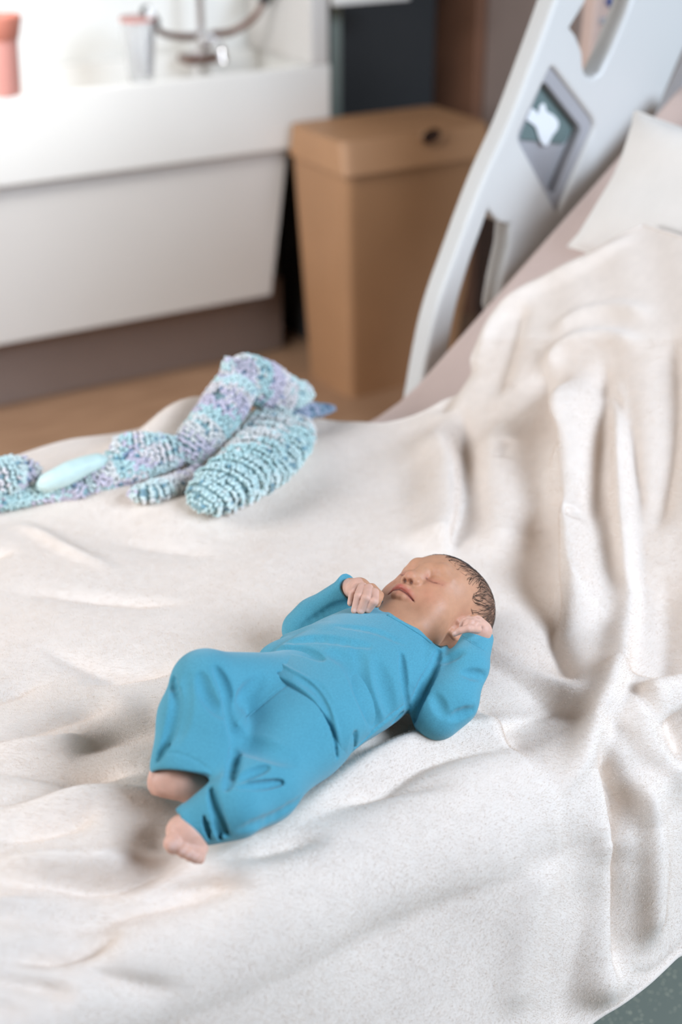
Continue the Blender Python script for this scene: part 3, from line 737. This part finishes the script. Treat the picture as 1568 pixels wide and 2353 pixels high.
YR = float(on(430, 1060, .018)[1])
# long roll climbing to the tall bunch
crochet('twisted_roll', [aty(425, 1062, YR), aty(445, 1022, YR), aty(485, 975, YR+.01), aty(520, 925, YR+.025), aty(545, 885, YR+.04), aty(560, 860, YR+.045)], [.018, .024, .027, .029, .026, .016], [.017, .022, .026, .028, .026, .016], -FW, phase=.6, pitch=.0054,
        holes=[(aty(x, y, YR+.01+dy)-FW*.03, .0075) for x, y, dy in ((470, 1012, 0), (507, 984, 0), (497, 1022, 0), (476, 982, 0), (560, 968, 0), (505, 912, .02))])
crochet('peak', [aty(522, 872, YR+.03), aty(560, 862, YR+.045), aty(605, 882, YR+.05), aty(655, 902, YR+.05), aty(718, 905, YR+.05)], [.014, .026, .030, .024, .010], [.012, .022, .026, .020, .007], -FW, phase=1.2)
crochet('peak', [aty(528, 875, YR+.035), aty(525, 848, YR+.035), aty(522, 822, YR+.035)], [.012, .009, .003], [.012, .009, .003], np.array([1.0, 0, 0]), phase=2.4)
crochet('flap', [on(660, 950, .030), on(700, 945, .028), on(765, 938, .020)], [.018, .016, .006], [.010, .009, .004], Zup, phase=3.1, pal=[srgb(150, 165, 185)[:3], srgb(178, 186, 206)[:3], srgb(120, 150, 170)[:3]])
# thick ribbed strip in front
crochet('ribbed_strip', [on(640, 960, .030), on(615, 1010, .026), on(570, 1070, .022), on(510, 1120, .018), on(450, 1165, .012)], [.032, .036, .036, .036, .026], [.022, .024, .022, .020, .012], Zup, phase=.2, ruffle=.12, pal=PAL[:2]+[PAL[3], PAL[4]])
crochet('ribbed_strip', [on(690, 975, .018), on(670, 1020, .018), on(620, 1075, .016), on(560, 1120, .014), on(490, 1170, .010)], [.018, .024, .026, .024, .016], [.014, .018, .017, .015, .010], Zup, phase=1.5, ruffle=.14, pal=PAL[:2]+[PAL[3], PAL[4]])
crochet('ribbed_strip', [on(300, 1135, .008), on(350, 1130, .012), on(420, 1115, .016), on(480, 1090, .020)], [.010, .016, .020, .022], [.006, .011, .014, .014], Zup, phase=2.2, ruffle=.06, pal=[PAL[3], PAL[6], PAL[2], PAL[1]])
# rolls lying to the left
crochet('left_roll', [on(180, 1120, .012), on(235, 1095, .022), on(300, 1065, .026), on(370, 1040, .026), on(415, 1045, .018)], [.018, .026, .030, .028, .018], [.012, .020, .022, .022, .014], Zup, phase=.9)
crochet('left_roll', [on(260, 1030, .040), on(320, 1020, .038), on(375, 1020, .030)], [.012, .014, .010], [.012, .013, .010], Zup, phase=2.0)
crochet('left_roll', [on(-60, 1120, .020), on(0, 1100, .028), on(50, 1090, .028), on(90, 1105, .018)], [.026, .028, .024, .014], [.020, .022, .020, .012], Zup, phase=3.3)
crochet('left_roll', [on(-60, 1165, .006), on(40, 1140, .010), on(140, 1130, .010), on(200, 1130, .008)], [.014, .016, .014, .010], [.010, .012, .010, .008], Zup, phase=4.4, pal=[PAL[2], PAL[5], PAL[4], PAL[0]])
tube_ = [on(88, 1118, .028), on(130, 1100, .038), on(190, 1072, .044), on(245, 1054, .040)]
sp_ = spline(tube_, 10)
keep(MB().tube(sp_, np.interp(np.linspace(0, 1, len(sp_)), [0, .12, .5, .9, 1], [.006, .014, .017, .012, .005]), 18).build('satin_ribbon', M['satin'], auto=False), cro)
# ------------------------------------------------------------------ the baby
# head frame: local x = the baby's right, y = out of the face, z = crown (metres)
HR = np.array([[-.2741, -.3676, .8887], [.9445, .0708, .3207], [-.1808, .9273, .3278]])
u0, _, v0 = np.linalg.svd(HR); HR = u0 @ v0
HS = 1.08; HC = np.array([.866, 1.231, .711])
def hp(x, y, z): return HC+HS*.001*(HR @ np.array([x, y, z], float))
S_ = HS*.001
def hell(c, r, op='u', k=8, R=None):
    R_ = HR if R is None else HR @ R
    return ell(hp(*c), np.array(r)*S_, R_, op, k*S_)
def hball(c, r, op='u', k=5): return ball(hp(*c), r*S_, op, k*S_)
def hcone(a, b, ra, rb, op='u', k=5): return rcone(hp(*a), hp(*b), ra*S_, rb*S_, op, k*S_)
def hchain(P, r, op='u', k=5): return [hcone(P[i], P[i+1], r[i], r[i+1], op, k) for i in range(len(P)-1)]
def rotx(a): a = math.radians(a); return np.array([[1, 0, 0], [0, math.cos(a), -math.sin(a)], [0, math.sin(a), math.cos(a)]])

head = [
 hell((0, -14, 12), (48, 57, 47), k=10),                      # cranium
 hell((0, -28, 16), (44, 44, 42), k=20),                      # back of the head
 hell((0, 14, 8), (40, 34, 30), k=22),                        # forehead
 hell((0, 16, -22), (41, 34, 40), k=22),                      # face
]
for s in (-1, 1):
    head += [hell((s*26, 23, -33), (21, 21, 21), k=14),       # cheek
             hell((s*21, 18, -50), (21, 22, 17), k=14)]       # jowl
head += [hell((0, 34, -58), (19, 15, 14), k=12), hball((0, 42, -62), 9.5, k=9), hell((0, 16, -64), (24, 22, 13), k=12)]   # chin
head += [hell((0, 43, -38), (19, 12, 12), k=10)]              # muzzle
for s in (-1, 1):
    head += [hell((s*20, 46, -6), (15, 8, 8), 's', 12)]       # eye socket
    head += [hell((s*19, 35.5, -8), (15, 11.5, 11), k=9)]     # closed lid over the eyeball
    head += hchain([(s*10, 44.5, 7), (s*20, 45, 9), (s*32, 37, 4)], [3, 3.5, 2.5], k=10)       # brow
    head += hchain([(s*8.5, 48, -9), (s*11, 48.8, -10.5)], [1.1, .8], 's', 2.5)                # inner corner
    head += hchain([(s*10, 48.5, -10), (s*15, 48.8, -12.2), (s*22, 47.4, -12.8), (s*31, 42, -10)], [.5, .5, .5, .35], 's', 1.2)   # lash line
head += hchain([(0, 46, 2), (0, 48, -8), (0, 55, -19)], [6, 5.5, 6], k=9)        # nose bridge
head += [hell((0, 57, -21), (7.5, 6.5, 6.5), k=4)]
for s in (-1, 1):
    head += [hell((s*7.8, 52.5, -23), (5.6, 5.5, 5), k=2.5), hell((s*4.6, 57, -28.2), (2.7, 3.6, 3.0), 's', .8)]
head += hchain([(0, 57, -30), (0, 56, -35)], [1.4, 1.6], 's', 4)                # philtrum
head += hchain([(-19, 43.5, -44.5), (-11, 51, -39.8), (-5, 55.2, -37.2), (0, 55.8, -38.6), (5, 55.2, -37.2), (11, 51, -39.8), (19, 43.5, -44.5)], [1.2, 3.0, 4.0, 4.2, 4.0, 3.0, 1.2], k=3)   # upper lip
head += hchain([(-14, 46.5, -46), (-6, 52, -47.2), (0, 52.8, -47.6), (6, 52, -47.2), (14, 46.5, -46)], [1.6, 3.2, 3.6, 3.2, 1.6], k=3.5)   # lower lip
head += hchain([(-21, 44, -46), (-11, 53.5, -43.4), (-3, 58, -42.6), (3, 58, -42.6), (11, 53.5, -43.4), (21, 44, -46)], [.8, .8, 1.0, 1.0, .8, .8], 's', 1.4)   # mouth line
for s in (-1, 1):                                              # ears
    head += hchain([(s*43, 2, -20), (s*48, -8, -6), (s*49, -17, -10), (s*48, -19, -22), (s*46, -11, -34), (s*43, -3, -34)], [2.6, 2.8, 2.8, 2.6, 3.2, 3.0], k=3)
    head += [hell((s*43, -9, -20), (4, 11, 15), k=3), hell((s*48, -8, -19), (3.5, 4.5, 8), 's', 3), hball((s*45, 0, -21), 3, k=2)]
# neck, trunk and limbs
NECK = at(935, 1445, .700); CHEST = at(870, 1500, .700); BELLY = at(745, 1590, .700); PEL = at(655, 1650, .695)
SHR, SHL = at(815, 1425, .700), at(985, 1525, .700)
ELR, WRR = at(697, 1447, .690), at(806, 1352, .742)
ELL, WRL = at(1005, 1640, .680), at(1098, 1468, .722)
HIR, KNR, ANR = at(655, 1585, .705), at(472, 1572, .758), at(425, 1755, .700)
HIL, KNL, ANL = at(700, 1680, .690), at(540, 1850, .695), at(445, 1895, .682)
torso_up = np.array([0, 0, 1.0])
body = [hcone((0, -4, -38), tuple((HR.T @ (NECK-HC))/S_), 26, 27, k=14)] + head
# keep the order: neck first, then the head with its carvings
body += [fcone(NECK, CHEST, .036, .052, torso_up, .72, k=.02), fcone(CHEST, BELLY, .052, .055, torso_up, .78, k=.02), fcone(BELLY, PEL, .055, .048, torso_up, .78, k=.02)]
body += [rcone(SHR, ELR, .018, .014, k=.01), rcone(ELR, WRR, .014, .0105, k=.008), rcone(SHL, ELL, .018, .015, k=.01), rcone(ELL, WRL, .015, .0105, k=.008)]
body += [rcone(HIR, KNR, .026, .020, k=.01), rcone(KNR, ANR, .019, .012, k=.008), rcone(HIL, KNL, .026, .020, k=.01), rcone(KNL, ANL, .019, .012, k=.008)]
NAILS = []
def finger(pts, r, k=.0012, nail=None):
    P = [np.array(p) for p in pts]
    q = chain(P, r, 'u', k)
    if nail is not None:
        n = np.array(nail, float); n /= np.linalg.norm(n); NAILS.append((P[-1]+n*r[-1]*.8, r[-1]))
    return q
# right hand resting on the chest: wrist at the far cuff, fingers hanging over towards the viewer
tocam = -FW
def hpx(x, y, z): return at(x, y, z)
rz = .7515
body += [rcone(WRR, at(826, 1352, .757), .011, .013, k=.008), fcone(at(822, 1356, .757), at(852, 1372, .758), .014, .015, np.array([0, 0, 1.]), .7, k=.006)]
body += finger([at(822, 1350, .764), at(811, 1362, .766), at(806, 1386, .756)], [.0050, .0046, .0040], nail=tocam+np.array([0, 0, .2]))
body += finger([at(834, 1348, .768), at(824, 1370, .770), at(815, 1403, .755)], [.0054, .0050, .0042], nail=tocam+np.array([0, 0, .2]))
body += finger([at(848, 1352, .770), at(842, 1374, .771), at(830, 1404, .756)], [.0056, .0052, .0043], nail=tocam+np.array([0, 0, .2]))
body += finger([at(861, 1362, .768), at(860, 1382, .768), at(846, 1401, .757)], [.0058, .0053, .0044], nail=tocam+np.array([0, 0, .2]))
body += finger([at(855, 1352, .760), at(872, 1368, .757), at(866, 1388, .752)], [.0062, .0054, .0046])      # thumb
# left hand curled beside the ear
body += [rcone(WRL, at(1107, 1450, .736), .0105, .0105, k=.008), fcone(at(1106, 1450, .737), at(1092, 1434, .745), .0120, .0115, tocam, .70, k=.005)]
body += finger([at(1094, 1430, .751), at(1078, 1424, .756), at(1066, 1428, .754), at(1061, 1437, .750)], [.0044, .0042, .0038, .0032])
body += finger([at(1101, 1434, .748), at(1088, 1425, .756), at(1074, 1430, .757), at(1069, 1440, .754)], [.0044, .0042, .0038, .0032])
body += finger([at(1107, 1439, .745), at(1099, 1428, .752), at(1084, 1430, .758), at(1078, 1441, .755)], [.0042, .0040, .0037, .0032])
body += finger([at(1112, 1446, .741), at(1108, 1435, .747), at(1095, 1434, .756), at(1088, 1444, .754)], [.0040, .0038, .0034, .0030])
body += finger([at(1098, 1446, .748), at(1076, 1444, .757), at(1058, 1449, .755), at(1046, 1456, .751)], [.0050, .0046, .0040, .0034], nail=tocam+np.array([0, 0, .5]))
# right foot, seen from its outer side, toes to the left
z1 = .690
HEE, BAL = at(458, 1812, .683), at(378, 1800, .690)
body += [rcone(ANR, HEE, .0145, .0165, k=.01), rcone(HEE, at(415, 1800, .690), .0165, .0165, k=.01), rcone(at(425, 1790, .695), BAL, .017, .0145, k=.01), rcone(at(400, 1775, .702), at(372, 1790, .694), .013, .011, k=.01)]
for i, (x, y, z, r) in enumerate([(356, 1776, .702, .0058), (351, 1788, .698, .0050), (349, 1799, .693, .0047), (350, 1809, .688, .0045), (355, 1818, .683, .0043)]):
    body += finger([at(376, 1790+i*4, .694-i*.002), at(x, y, z)], [.0055, r], k=.0025)
# left foot, toes towards the viewer
body += [rcone(ANL, at(432, 1912, .680), .0145, .0175, k=.01), rcone(at(418, 1912, .682), at(415, 1935, .676), .0150, .0125, k=.01), rcone(at(444, 1925, .676), at(448, 1950, .668), .0150, .0115, k=.01)]
for i, (x, y, z, r) in enumerate([(398, 1938, .682, .0092), (421, 1952, .677, .0068), (436, 1960, .674, .0064), (449, 1966, .671, .0060), (459, 1968, .667, .0054)]):
    body += finger([at(x+8, y-18, z), at(x, y, z), at(x+1, y+7, z-.004)], [r*1.0, r, r*.85], k=.0020)
    NAILS.append((at(x, y+2, z)+tocam*r*.9, r*.8))

BV, BQ = nets(body, .0010)
BV = smoothmesh(BV, BQ, 2, .45)
# ---- skin tint, with shade painted into the nostrils and between the lips
def lin(r, g, b): return np.array(srgb(r, g, b)[:3])
L = ((BV-HC) @ HR)/S_                                          # vertices in the head frame, mm
tint = np.tile(lin(214, 168, 148), (len(BV), 1))
inhead = np.linalg.norm(BV-HC, axis=1) < .12
HI = np.nonzero(inhead)[0]; LH = L[HI]
def blend(wt, c):
    global tint
    wt = np.clip(wt, 0, 1)[:, None]; tint = tint*(1-wt)+np.array(c)*wt
def near(P, r, pts=None):
    out = np.zeros(len(L)); d, _, _, _ = polydist(LH, np.array(P, float)); out[HI] = np.exp(-(d/r)**2); return out
blend(inhead*.92, lin(196, 143, 110))
for s in (-1, 1):
    blend(.45*near([(s*26, 42, -30), (s*27, 41.9, -30)], 14), lin(208, 138, 112))
    blend(.45*near([(s*9, 48, -9), (s*20, 49, -12), (s*30, 42, -9)], 5), lin(180, 108, 92))
    blend(.75*near([(s*9, 48, -9.5), (s*15, 48.8, -12.2), (s*22, 47.4, -12.8), (s*31, 42, -10)], 1.2), lin(112, 66, 54))
    blend(.28*near([(s*10, 48, 9), (s*22, 46, 11), (s*33, 38, 6)], 3), lin(150, 108, 84))
    blend(.95*near([(s*4.6, 57, -28), (s*4.6, 55, -26.5)], 3.0), lin(70, 32, 28))  # shade inside the nostrils, painted into the tint
    blend(.5*near([(s*45, -8, -18), (s*45, -7.9, -18)], 14), lin(196, 118, 104))
blend(.35*near([(0, 62, -22), (0, 62.1, -22)], 7), lin(210, 140, 118))
blend(.95*near([(-15, 47, -43), (-9, 54, -40), (0, 59, -39.5), (9, 54, -40), (15, 47, -43)], 3.6), lin(186, 84, 80))
blend(.6*near([(-10, 50, -46.5), (0, 56, -47.5), (10, 50, -46.5)], 2.4), lin(186, 108, 96))
blend(.9*near([(-21, 44, -46), (-11, 53, -43.4), (0, 57, -42.6), (11, 53, -43.4), (21, 44, -46)], 1.1), lin(92, 40, 36))  # shade between the lips, painted into the tint
# dark newborn hair lying on the scalp
x_, y_, z_ = L[:, 0], L[:, 1], L[:, 2]
hl = (z_*.80-y_*.62)-(-2+5*np.sin(x_*.11+1)+3*np.sin(x_*.31+y_*.2))
hl = np.where((np.abs(x_) > 40) & (z_ < -4) & (y_ > -24), -20, hl)
hairw = np.clip(hl/30, 0, 1)*inhead
stre = .5+.5*np.sin(x_*.9+4*np.sin(z_*.12)+y_*.35+2*np.sin(y_*.21))*np.sin(z_*.5+y_*.45+2*np.sin(x_*.15))
blend(hairw*(.55+.30*stre), lin(74, 58, 50))
for c, r in NAILS:
    d = np.linalg.norm(BV-c, axis=1); blend(.55*np.exp(-(d/(r*.55))**4), lin(232, 200, 190))
baby = tag(empty('baby', tuple(at(740, 1650, .65))), 'sleeping newborn baby in a blue shirt and trousers lying on the cream blanket', 'person')
keep(mesh_obj('body', BV, BQ, M['skin'], None, True, tint), baby)

# ---- hair strands
hb = MB(); cnt = 0
cand = np.nonzero((hairw > .10) & (L[:, 2] > -16))[0]
BN = vnormals(BV, BQ)
rs = np.random.RandomState(3)
hbvh = bvh_of(BV, BQ[inhead[BQ[:, 0]] & (hairw[BQ[:, 0]] > 0)])
for i in rs.choice(cand, 1900, replace=True):
    if rs.rand() > hairw[i]*1.2+.1: continue
    p = BV[i]; n = BN[i]; l = L[i]
    # strands sweep from the crown whorl down and forwards
    dloc = np.array([.45*math.sin(l[0]*.07+l[2]*.06+rs.randn()*.3), .55+.14*rs.randn(), -.75+.18*rs.randn()]); d = HR @ dloc; d -= n*(d@n); d /= np.linalg.norm(d)+1e-9
    s = np.cross(n, d); ln = (.010+.010*rs.rand()); cv = .5*math.sin(l[0]*.15+l[1]*.1)+rs.randn()*.3; pts = []
    for t in np.linspace(0, 1, 5):
        q = p+d*ln*t+s*ln*cv*t*t*.6+n*.002
        h = hbvh.find_nearest(Vector(q)); hn = np.array(h[1]); hn = hn if hn@n > 0 else -hn
        pts.append(np.array(h[0])+hn*(.0003+.0009*t*rs.rand()))
    hb.tube(np.array(pts), np.array([.00022, .00022, .0002, .00016, .00006]), 3, cap=False)
keep(hb.build('hair', M['hair'], auto=False), baby)

# ---- clothing
def cut(pt, n, c, R, k=.002):          # removes what lies beyond the plane (pt, n), inside the ball (c, R)
    return Prim(lambda p: np.maximum(-((p-pt) @ n), np.linalg.norm(p-c, axis=1)-R), c, R, 's', k)
def finish(name, prims, h, folds, m, it=2, hm=None):
    folds = [(p, a, b_, z*2.4) for p, a, b_, z in folds]
    V, Q = nets(prims, h); V = smoothmesh(V, Q, it, .5)
    N = vnormals(V, Q); bv = bvh_of(V, Q)
    V = V+N*relief(V, N, bv, folds, 5)[:, None]
    V = smoothmesh(V, Q, 1, .4)
    return keep(mesh_obj(name, V, Q, m), baby), V, Q
up_ = np.array([0, 0, 1.0])
CH2 = at(905, 1478, .700)
HEMF, HEMN = at(622, 1512, .705), at(778, 1735, .668)
ax_ = CHEST-PEL; ax_ /= np.linalg.norm(ax_)
shirt = [fcone(at(905, 1475, .700), at(880, 1495, .700), .056, .064, up_, .66, k=.02), fcone(at(880, 1495, .700), at(800, 1552, .700), .064, .073, up_, .70, k=.03), fcone(at(800, 1552, .700), at(690, 1634, .699), .073, .079, up_, .70, k=.03)]
# sleeves
shirt += [rcone(SHR, ELR, .026, .0235, k=.012), rcone(ELR, at(722, 1418, .704), .0235, .0225, k=.010), rcone(at(722, 1418, .704), WRR, .0225, .0165, k=.008), rcone(WRR, at(806, 1346, .745), .0165, .0172, k=.004)]
shirt += [rcone(SHL, ELL, .030, .027, k=.006), rcone(ELL, at(1040, 1610, .690), .027, .0275, k=.010), rcone(at(1040, 1610, .690), at(1075, 1530, .710), .0275, .0235, k=.010), rcone(at(1075, 1530, .710), WRL, .0235, .0185, k=.008)]
# openings: cuffs and neck
dR = at(845, 1338, .760)-at(770, 1380, .724); dR /= np.linalg.norm(dR)
shirt += [rcone(WRR+dR*.004, WRR+dR*.05, .0130, .024, 's', .003), rcone(WRR+dR*.024, WRR+dR*.08, .03, .03, 's', .002)]
dL = WRL-at(1060, 1560, .702); dL /= np.linalg.norm(dL)
shirt += [rcone(WRL-dL*.002, WRL+dL*.05, .0140, .020, 's', .003), rcone(WRL+dL*.036, WRL+dL*.08, .03, .03, 's', .002)]
shirt += [hcone((0, 14, -48), tuple((HR.T @ (at(938, 1440, .725)-HC))/S_), 38, 31, 's', 3), cut(at(893, 1412, .745), (at(1000, 1380, .745)-at(890, 1470, .745))/np.linalg.norm(at(1000, 1380, .745)-at(890, 1470, .745)), at(950, 1400, .765), .055)]
shirt += [ell(at(650, 1500, .722), (.030, .018, .014), None, 'u', .01), ell(at(700, 1490, .738), (.034, .016, .012), None, 'u', .01), rcone(at(665, 1480, .715), at(760, 1462, .742), .012, .010, k=.012)]
HEM = at(700, 1578, .755)                                       # open lower end of the shirt
shirt += [cut(HEM, -ax_, HEM-ax_*.10-up_*.03, .16)]
mm = .001
def carve(prims, lines, balls=()):
    """press folds into the cloth: trace each line on a coarse copy, then subtract a thin rounded groove"""
    V, Q = nets(prims, .0032); bv = bvh_of(V, Q); out = []
    for pts, r, dep in lines:
        P = []; dep = dep*1.5 if 1.8 < dep < 5.5 else dep
        for x, y in spline(pts, 4):
            h = bv.ray_cast(Vector(CAM), Vector(ray(x, y)))
            if h[0] is not None: P.append(np.array(h[0])+np.array(h[1])*(r-dep)*mm)
        n = len(P)
        if n > 1: out += chain(P, [r*mm*(.55+.45*math.sin(math.pi*(i+.5)/n)) for i in range(n)], 's', max(.0015, min(.007, r*.7*mm)))
    for x, y, r in balls:
        h = bv.ray_cast(Vector(CAM), Vector(ray(x, y)))
        if h[0] is not None: out.append(ball(np.array(h[0]), r*mm, 's', .003))
    return prims+out
shirt = carve(shirt, [
 ([(1010, 1495), (988, 1555), (958, 1622), (944, 1668)], 6, 8), ([(990, 1530), (965, 1580), (948, 1625)], 4, 6),
 ([(924, 1505), (930, 1560), (940, 1625)], 5, 6), ([(822, 1498), (830, 1560), (850, 1615), (864, 1665)], 12, 5),
 ([(870, 1520), (885, 1580), (900, 1640)], 12, 3), ([(818, 1688), (810, 1728)], 5, 4), ([(798, 1738), (845, 1695), (890, 1655), (935, 1618)], 2.2, 2.2),
 ([(905, 1660), (925, 1640)], 4, 5), ([(660, 1474), (740, 1468), (845, 1484)], 6, 3), ([(640, 1490), (700, 1496), (738, 1512)], 6, 4),
 ([(760, 1500), (800, 1520), (815, 1560)], 9, 2.5), ([(700, 1434), (760, 1398), (795, 1385)], 5, 1.7),
 ([(1070, 1548), (1112, 1552)], 6, 3.5), ([(1040, 1648), (1085, 1632)], 6, 3), ([(1020, 1520), (1060, 1500)], 6, 2), ([(1000, 1600), (1020, 1640)], 7, 2.5),
 ([(775, 1438), (860, 1450), (925, 1478)], 5, 1.6), ([(690, 1560), (735, 1590), (762, 1650)], 7, 2), ([(1058, 1458), (1085, 1474), (1118, 1496)], 1.3, 1.0),
], [(1014, 1457, 21), (884, 1393, 11), ])
shirt += [rcone(at(1015, 1463, .775), at(1015, 1463, .690), .011, .011, 's', .003), rcone(at(885, 1390, .775), at(885, 1390, .735), .008, .008, 's', .003)]
SHF = [([(612, 1505), (660, 1535), (720, 1570), (760, 1625), (778, 1700), (780, 1740)], 2.2*mm, 2.2*mm, 1.0*mm)]
so_, SV, SQ = finish('shirt', shirt, .0012, SHF, M['jersey'])
# trousers
tr = [fcone(at(745, 1606, .698), at(668, 1652, .696), .070, .064, up_, .70, k=.03)]
tr += [rcone(HIR, KNR, .041, .0345, k=.025), rcone(KNR, at(446, 1650, .737), .0345, .036, k=.004), rcone(at(446, 1650, .737), at(428, 1760, .706), .036, .037, k=.012), rcone(KNR, at(492, 1670, .732), .034, .031, k=.012), rcone(at(492, 1670, .732), at(486, 1790, .702), .031, .028, k=.012)]
aR = at(418, 1790, .694)-at(446, 1640, .737); aR /= np.linalg.norm(aR); CUF = at(432, 1762, .738)
tr += [cut(CUF, aR, CUF+aR*.06-up_*.02, .11), fcone(at(436, 1740, .712), at(436, 1740, .712)+aR*.07, .030, .036, up_, .9, 's', .003)]
tr += [rcone(at(640, 1700, .690), at(700, 1690, .690), .048, .046, k=.02), rcone(HIL, at(600, 1800, .688), .047, .041, k=.02), rcone(at(600, 1800, .688), KNL, .041, .034, k=.010), rcone(KNL, at(500, 1870, .690), .032, .027, k=.005), rcone(at(500, 1870, .690), ANL, .027, .0235, k=.008)]
aL = at(425, 1920, .676)-at(500, 1870, .690); aL /= np.linalg.norm(aL)
tr += [rcone(ANL-aL*.004, ANL+aL*.05, .0195, .025, 's', .003), rcone(ANL+aL*.044, ANL+aL*.09, .034, .034, 's', .002)]
tr = carve(tr, [
 ([(640, 1545), (690, 1572), (735, 1615), (766, 1675), (776, 1740)], 3, 3.2),
 ([(500, 1538), (524, 1590), (534, 1650), (543, 1700)], 7, 8), ([(463, 1555), (478, 1600), (508, 1640)], 7, 4), ([(396, 1560), (402, 1620), (385, 1690), (362, 1742)], 6, 5),
 ([(548, 1705), (600, 1718), (670, 1745)], 15, 7), ([(546, 1690), (536, 1760), (522, 1808)], 6, 8), ([(538, 1797), (580, 1776), (615, 1763)], 4.5, 6), ([(545, 1806), (600, 1803), (650, 1798)], 4.5, 5),
 ([(484, 1812), (500, 1870), (530, 1936)], 5, 8), ([(468, 1878), (482, 1928)], 3.5, 4.5), ([(492, 1885), (507, 1930)], 3.5, 4.5), ([(545, 1668), (600, 1620), (650, 1580), (697, 1557)], 1.3, 1.0),
 ([(735, 1614), (752, 1630)], 3.5, 3), ([(560, 1905), (640, 1872), (725, 1808)], 7, 2.5), ([(430, 1560), (420, 1640), (405, 1700)], 9, 2), ([(352, 1740), (400, 1730), (455, 1750), (500, 1785)], 1.4, 1.0),
 ([(600, 1560), (560, 1600), (545, 1650)], 9, 2.5),
])
TRF = []
to_, TV, TQ_ = finish('trousers', tr, .0012, TRF, M['jersey'])
# neckband, cuff hems and side hem as raised ribs lying on the cloth
sb_, tb_ = bvh_of(SV, SQ), bvh_of(TV, TQ_)
def rib(name, pts, bv, r, parent, lift=0.0):
    P = []
    for x, y in spline(pts, 8):
        h = bv.ray_cast(Vector(CAM), Vector(ray(x, y)))
        if h[0] is not None: P.append(np.array(h[0])+np.array(h[1])*lift)
    if len(P) < 4: return
    P = np.array(P); P[1:-1] = (P[:-2]+P[1:-1]*2+P[2:])/4
    o = MB().tube(P, r, 8).build(name, M['jersey'], auto=False); o.parent = parent; return o
rib('neckband', [(893, 1414), (932, 1436), (968, 1459), (992, 1478)], sb_, .0020, so_)
rib('cuff_seam', [(1062, 1462), (1085, 1478), (1112, 1494)], sb_, .0009, so_)
rib('centre_seam', [(545, 1668), (600, 1620), (650, 1580), (692, 1559)], tb_, .0006, to_)
